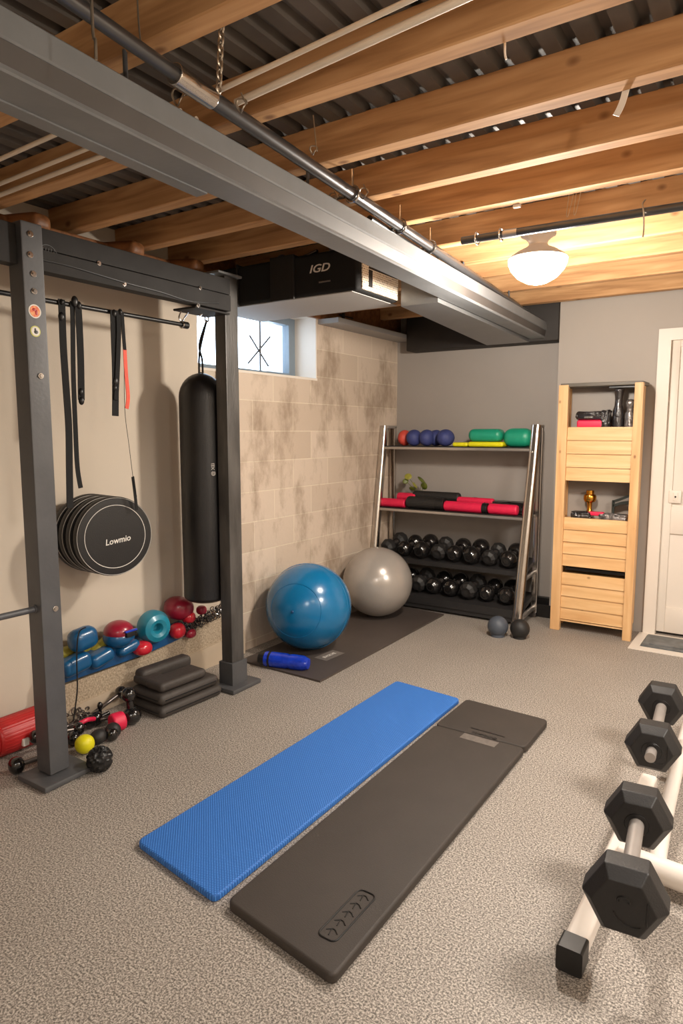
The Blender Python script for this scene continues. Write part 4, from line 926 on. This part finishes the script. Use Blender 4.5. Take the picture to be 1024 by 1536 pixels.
# little plant
pt = thing('small_plant', 'small leafy plant standing at the back of the middle shelf', 'plant', (X2(617)-.03, 5.16, z2))
px0 = X2(617); b = NB(); lathe(b, [(0, 0), (.035, 0), (.042, .07), (.036, .07), (.03, .06), (0, .06)], Matrix.Translation((px0-.01, 5.14, z2)), 20); obj('pot', b, WHT, pt)
b = NB(); base_ = Vector((px0-.01, 5.14, z2+.06)); tips = [(at(612, 715, 1, 5.12), .034), (at(608, 722, 1, 5.12), .026), (at(632, 720, 1, 5.10), .046), (at(622, 728, 1, 5.1), .036), (at(636, 729, 1, 5.1), .036), (at(618, 733, 1, 5.1), .028)]
for tp, r in tips: tube(b, [base_, (base_+tp)/2+Vector((0, 0, .02)), tp], .002, 5)
obj('stem', b, LEAF, pt)
for i, (tp, r) in enumerate(tips):
    b = NB(); ell(b, tp, (r, r*.9, r*.22), (R(55+20*math.sin(i*2)), R(20*math.cos(i*3)), R(i*40)), 14); obj('leaf', b, LEAFL if i in (0, 3) else LEAF, pt)
# two balls in front of the rack
b = NB(); c = fl(746, 954); ell(b, c+Vector((0, 0, .073)), (.073, .073, .073), n=36); cyl(b, c, c+Vector((0, 0, .02)), .05, n=28); tag(obj('slam_ball', b, GREYBALL), 'slate grey ball on the floor in front of the rack, left of the black one', 'ball')
b = NB(); c = fl(779, 957); ell(b, c+Vector((0, 0, .068)), (.068, .068, .068), n=36); cyl(b, c, c+Vector((0, 0, .02)), .045, n=28); tag(obj('slam_ball', b, RUBBER), 'dull black ball on the floor at the foot of the right rack post', 'ball')

# ------------------------------------------------------------------ wooden cabinet
cab = thing('wooden_cabinet', 'tall narrow pine cabinet with slatted bins beside the white door', 'cabinet', (-1.09, 4.95, 0))
CF = 4.86; CX0, CX1 = -1.372, -.828; PW = .068; CR = 4.98
for x in (CX0, CX1-PW+.014):
    b = NB(); bx(b, x, x+PW, CF, CF+.045, 0, 1.78, bev=.004) if x == CX0 else bx(b, x+.012, x+PW, CF, CF+.045, 0, 1.78, bev=.004); obj('front_post', b, CABV, cab)
    b = NB(); bx(b, x+.005, x+PW-.03, CR+.08, CR+.12, 0, 1.775, bev=.003); obj('rear_post', b, CABV, cab)
b = NB(); bx(b, CX0+.01, CX1+.01, CF+.005, CR+.12, 1.765, 1.79, bev=.004); obj('top_board', b, mat('dark_top_board', (92, 84, 72), .5, 0, .2, 8), cab)
b = NB(); bx(b, CX0+.02, CX0+.032, CF+.045, CR+.1, .08, 1.765); bx(b, CX1-.02, CX1-.008, CF+.045, CR+.1, .08, 1.765); obj('side_panel', b, CABV, cab)
b = NB(); bx(b, CX0+.03, CX1-.02, CR+.095, CR+.105, .08, 1.765); obj('back_panel', b, mat('pale_backing', (150, 142, 134), .5, 0, .05, 4), cab)
for z in (1.475, .825, .42, .085):
    b = NB(); bx(b, CX0+.032, CX1-.02, CF+.02, CR+.095, z-.015, z-.003); obj('shelf', b, CAB, cab)
I0, I1 = CX0+PW+.001, CX1-PW+.024
for z0, z1_ in ((1.103, 1.484), (.482, .838), (.085, .432)):
    root = None; n = 4; hh = (z1_-z0)/n
    b = NB()
    for k in range(n):
        za = z0+k*hh; A = [(CF+.012, za+.003), (CF+.040, za+.003), (CF+.040, za+hh), (CF+.022, za+hh)]
        v_ = [[b.verts.new((x, y, z)) for y, z in A] for x in (I0, I1)]
        for i in range(4): b.faces.new((v_[0][i], v_[0][(i+1) % 4], v_[1][(i+1) % 4], v_[1][i]))
        b.faces.new(v_[0]); b.faces.new(v_[1][::-1])
    bx(b, I0, I1, CF+.040, CF+.048, z0, z1_-.004)
    obj('slatted_front', b, CAB, cab, 20)
b = NB(); bx(b, I0+.01, I1-.01, CF+.06, CR+.05, .445, .468, bev=.004); tag(obj('folded_cloth', b, BLACKP), 'black folded cloth in the narrow gap between the two lower bins', 'cloth')
# things in the top opening
zt = 1.479; Xc = lambda px_: at(px_, 630, 1, 4.93).x
b = NB(); bx(b, Xc(866), Xc(905), 4.90, 4.975, zt, zt+.055, bev=.014, seg=3); tag(obj('red_pouch', b, REDF, smooth=60), 'shiny red pouch at the bottom left of the top cabinet opening', 'pouch')
lump(Xc(864), Xc(906), 4.935, zt+.056, .058, .08, WRAP, 'crinkled black wrapped bundle on top of the red pouch', 'wrapped_bundle', 'bundle', seedv=4, bev=.02)
lump(Xc(903), Xc(915), 4.93, zt, .12, .06, WRAP, 'narrow crinkled black bundle left of the tall dark bottle', 'wrapped_bundle', 'bundle', seedv=5, bev=.01)
b = NB(); xb = Xc(926); lathe(b, [(0, 0), (.036, 0), (.038, .01), (.038, .12), (.028, .15), (.026, .20), (.034, .25), (.034, .262), (0, .262)], Matrix.Translation((xb, 4.945, zt)), 24); tag(obj('tall_bottle', b, WRAP), 'tall black bottle in the top cabinet opening', 'bottle')
b = NB(); xb = Xc(944); lathe(b, [(0, 0), (.034, 0), (.035, .015), (.033, .10), (.02, .115), (.018, .13), (.028, .15), (.03, .17), (.02, .19), (0, .195)], Matrix.Translation((xb, 4.935, zt)), 20); tag(obj('wrapped_jar', b, CLEARW), 'clear crinkled wrapped jar at the right of the top opening', 'jar')
b = NB(); bx(b, Xc(912), Xc(953), 4.90, 4.97, 1.748, 1.764, bev=.003); tag(obj('flat_tray', b, BLACKP), 'thin dark tray under the cabinet top board', 'tray')
# things in the second opening
z3 = .829; Xd = lambda px_: at(px_, 770, 1, 4.93).x
tr = thing('gold_trophy', 'small gold trophy on a flared stem in the middle opening', 'trophy', (Xd(880), 5.0, z3)); T = Matrix.Translation((Xd(880), 5.0, z3+.02))
b = NB(); lathe(b, [(0, .0), (.036, 0), (.028, .012), (.015, .05), (.018, .09), (.024, .10), (0, .10)], T, 28); obj('stem', b, GOLD, tr)
b = NB(); lathe(b, [(0, .095), (.036, .10), (.044, .115), (.044, .14), (.037, .152), (.028, .155), (.027, .182), (0, .185)], T, 28); obj('cup', b, GOLD, tr)
lump(Xd(857), Xd(887), 4.93, z3, .055, .07, WRAP, 'crinkled black bag at the left of the middle opening', 'crinkled_bag', 'bag', seedv=8, bev=.015)
lump(Xd(899), Xd(941), 4.93, z3, .05, .07, CLEARW, 'clear crinkled bag at the right of the middle opening', 'crinkled_bag', 'bag', seedv=9, bev=.012)
b = NB(); bx(b, Xd(882), Xd(906), 4.905, 4.95, z3+.03, z3+.058, bev=.008, seg=3); tag(obj('red_pack', b, REDF), 'small red pack between the two crinkled bags', 'pack')
b = NB(); c = Vector((Xd(918)-.01, 5.0, z3+.03)); DKG = mat('dark_green_metal', (40, 44, 38), .5, .2, .2, 10)
box(b, c+Vector((0, 0, .045)), (.018, .02, .13), bev=.003); tube(b, [c+Vector((0, 0, .10)), c+Vector((.06, 0, .125)), c+Vector((.13, 0, .16))], 0, flat=(.018, .02), up=(0, 0, 1)); tube(b, [c+Vector((0, 0, .07)), c+Vector((.07, 0, .095)), c+Vector((.14, 0, .095))], 0, flat=(.02, .02), up=(0, 0, 1))
tag(obj('spring_clamp', b, DKG), 'dark green open clamp standing in the middle cabinet opening', 'clamp')

# ------------------------------------------------------------------ big dumbbells and stand, right foreground
RAILM = mat('white_powder_coat', (226, 216, 206), .4, 0, .03, 6)
st = thing('dumbbell_stand', 'low white tube stand with black end cap carrying the hex dumbbells', 'stand', (-.3, 2.3, 0))
HZ = .26
heads = [at(x, y, 2, HZ) for x, y in ((938, 1340), (957, 1222), (979, 1117), (993, 1054))]
b = NB(); A = Vector((-.392, 1.735, .045)); B = Vector((-.372, 2.80, .05))
def rrtube(bm, A, B, w_, h_, r):
    dz = (B-A).normalized(); ux = dz.cross(Vector((0, 0, 1))).normalized(); uy = ux.cross(dz); return prism(bm, rrect(w_, h_, r, 4), basis(A, ux, uy, dz), (B-A).length)
rrtube(b, A, B, .062, .062, .014); obj('left_rail', b, RAILM, st)
b = NB(); dz = (B-A).normalized(); rrtube(b, A-dz*.045, A+dz*.02, .07, .072, .008); obj('end_cap', b, BLACKP, st)
b = NB(); cyl(b, (-.37, 2.22, .06), (.25, 2.17, .06), .04, n=24); obj('cross_tube', b, RAILM, st)
b = NB(); tube(b, [at(985, 1296, 2, .06), at(1000, 1215, 2, .06), at(1018, 1140, 2, .06), at(1034, 1080, 2, .06)], .026, 14); obj('right_rail', b, RAILM, st)
for i in (0, 1, 2, 3):
    p = heads[i]; yy = p.y + (.12 if i in (0, 2) else -.12)
# saddles carrying the handles
for p, q in ((heads[0], heads[1]), (heads[2], heads[3])):
    m_ = p.lerp(q, .62); b = NB(); cyl(b, (m_.x-.005, m_.y, .09), (m_.x, m_.y, HZ-.02), .018, n=16); obj('saddle_post', b, RAILM, st)
def hexhead(bm, p, d, r, t, n=6, seedr=0):
    """chunky faceted head: hexagonal prism with chamfered rims; axis along d"""
    d = d.normalized(); ux = d.cross(Vector((0, 0, 1))).normalized(); uy = ux.cross(d)
    M = basis(p, ux, uy, d)
    def f(t_):
        prof_ = [(r*.74, -t/2), (r, -t/2+t*.26), (r, t/2-t*.26), (r*.74, t/2)]; rings = []
        for rr, z in prof_: rings.append([t_.verts.new((rr*math.cos(2*PI*i/n+seedr), rr*math.sin(2*PI*i/n+seedr), z)) for i in range(n)])
        for A_, B_ in zip(rings, rings[1:]):
            for i in range(n): t_.faces.new((A_[i], A_[(i+1) % n], B_[(i+1) % n], B_[i]))
        t_.faces.new(rings[0][::-1]); t_.faces.new(rings[-1])
        bmesh.ops.recalc_face_normals(t_, faces=t_.faces); bmesh.ops.bevel(t_, geom=t_.edges[:], offset=.0035, segments=2, profile=.5, affect='EDGES')
    return add_geo(bm, f, M), M
SATIN = mat('satin_steel', (158, 150, 144), .45, .35, .1, 14)
HEX = mat('hex_rubber', (29, 27, 27), .5, 0, .12, 14, .12, 200)
for (p, q, r0, r1, l) in ((heads[0], heads[1], .105, .100, 'big black hex dumbbell nearest the camera on the white stand'), (heads[2], heads[3], .100, .098, 'second big black hex dumbbell, further back on the white stand')):
    root = thing('hex_dumbbell', l, 'dumbbell', p-Vector((0, 0, .1)), 0, 'hex dumbbells on the white stand')
    d = q-p
    for c, r, sg in ((p, r0, -1), (q, r1, 1)):
        bm = NB(); _, M = hexhead(bm, c, d, r, .125); hd = obj('hex_head', bm, HEX, root, 25)
        if c is not heads[0]: bm = NB(); lathe(bm, [(.02, -.0635*1), (.034, -.0645), (.036, -.062), (.036, -.05), (.02, -.05)], M, 28); obj('collar_ring', bm, BLACKP, hd)
        if c is heads[2]: bm = NB(); cyl(bm, M @ Vector((0, 0, -.12)), M @ Vector((0, 0, -.05)), .019, n=22); obj('handle_end', bm, SATIN, root)
        if c is p:
            bm = NB(); n_ = 12; pts = [M @ Vector((.014*math.cos(R(-20+230*k/n_)), .02+.010*math.sin(R(-20+230*k/n_)), -.0632)) for k in range(n_+1)]; tube(bm, pts, .003, 6, sm=False); pts = [M @ Vector((.02+.045*math.cos(R(200+100*k/n_)), .045*math.sin(R(200+100*k/n_)), -.0632)) for k in range(n_+1)]; tube(bm, pts, .0022, 6, sm=False)
            tube(bm, [M @ Vector((.055, .03, -.063)), M @ Vector((.055, -.03, -.063))], .0022, 6, sm=False); obj('raised_marks', bm, BLACKP, hd)
    bm = NB(); cyl(bm, p, q, .0215, n=24); obj('handle', bm, SATIN, root)
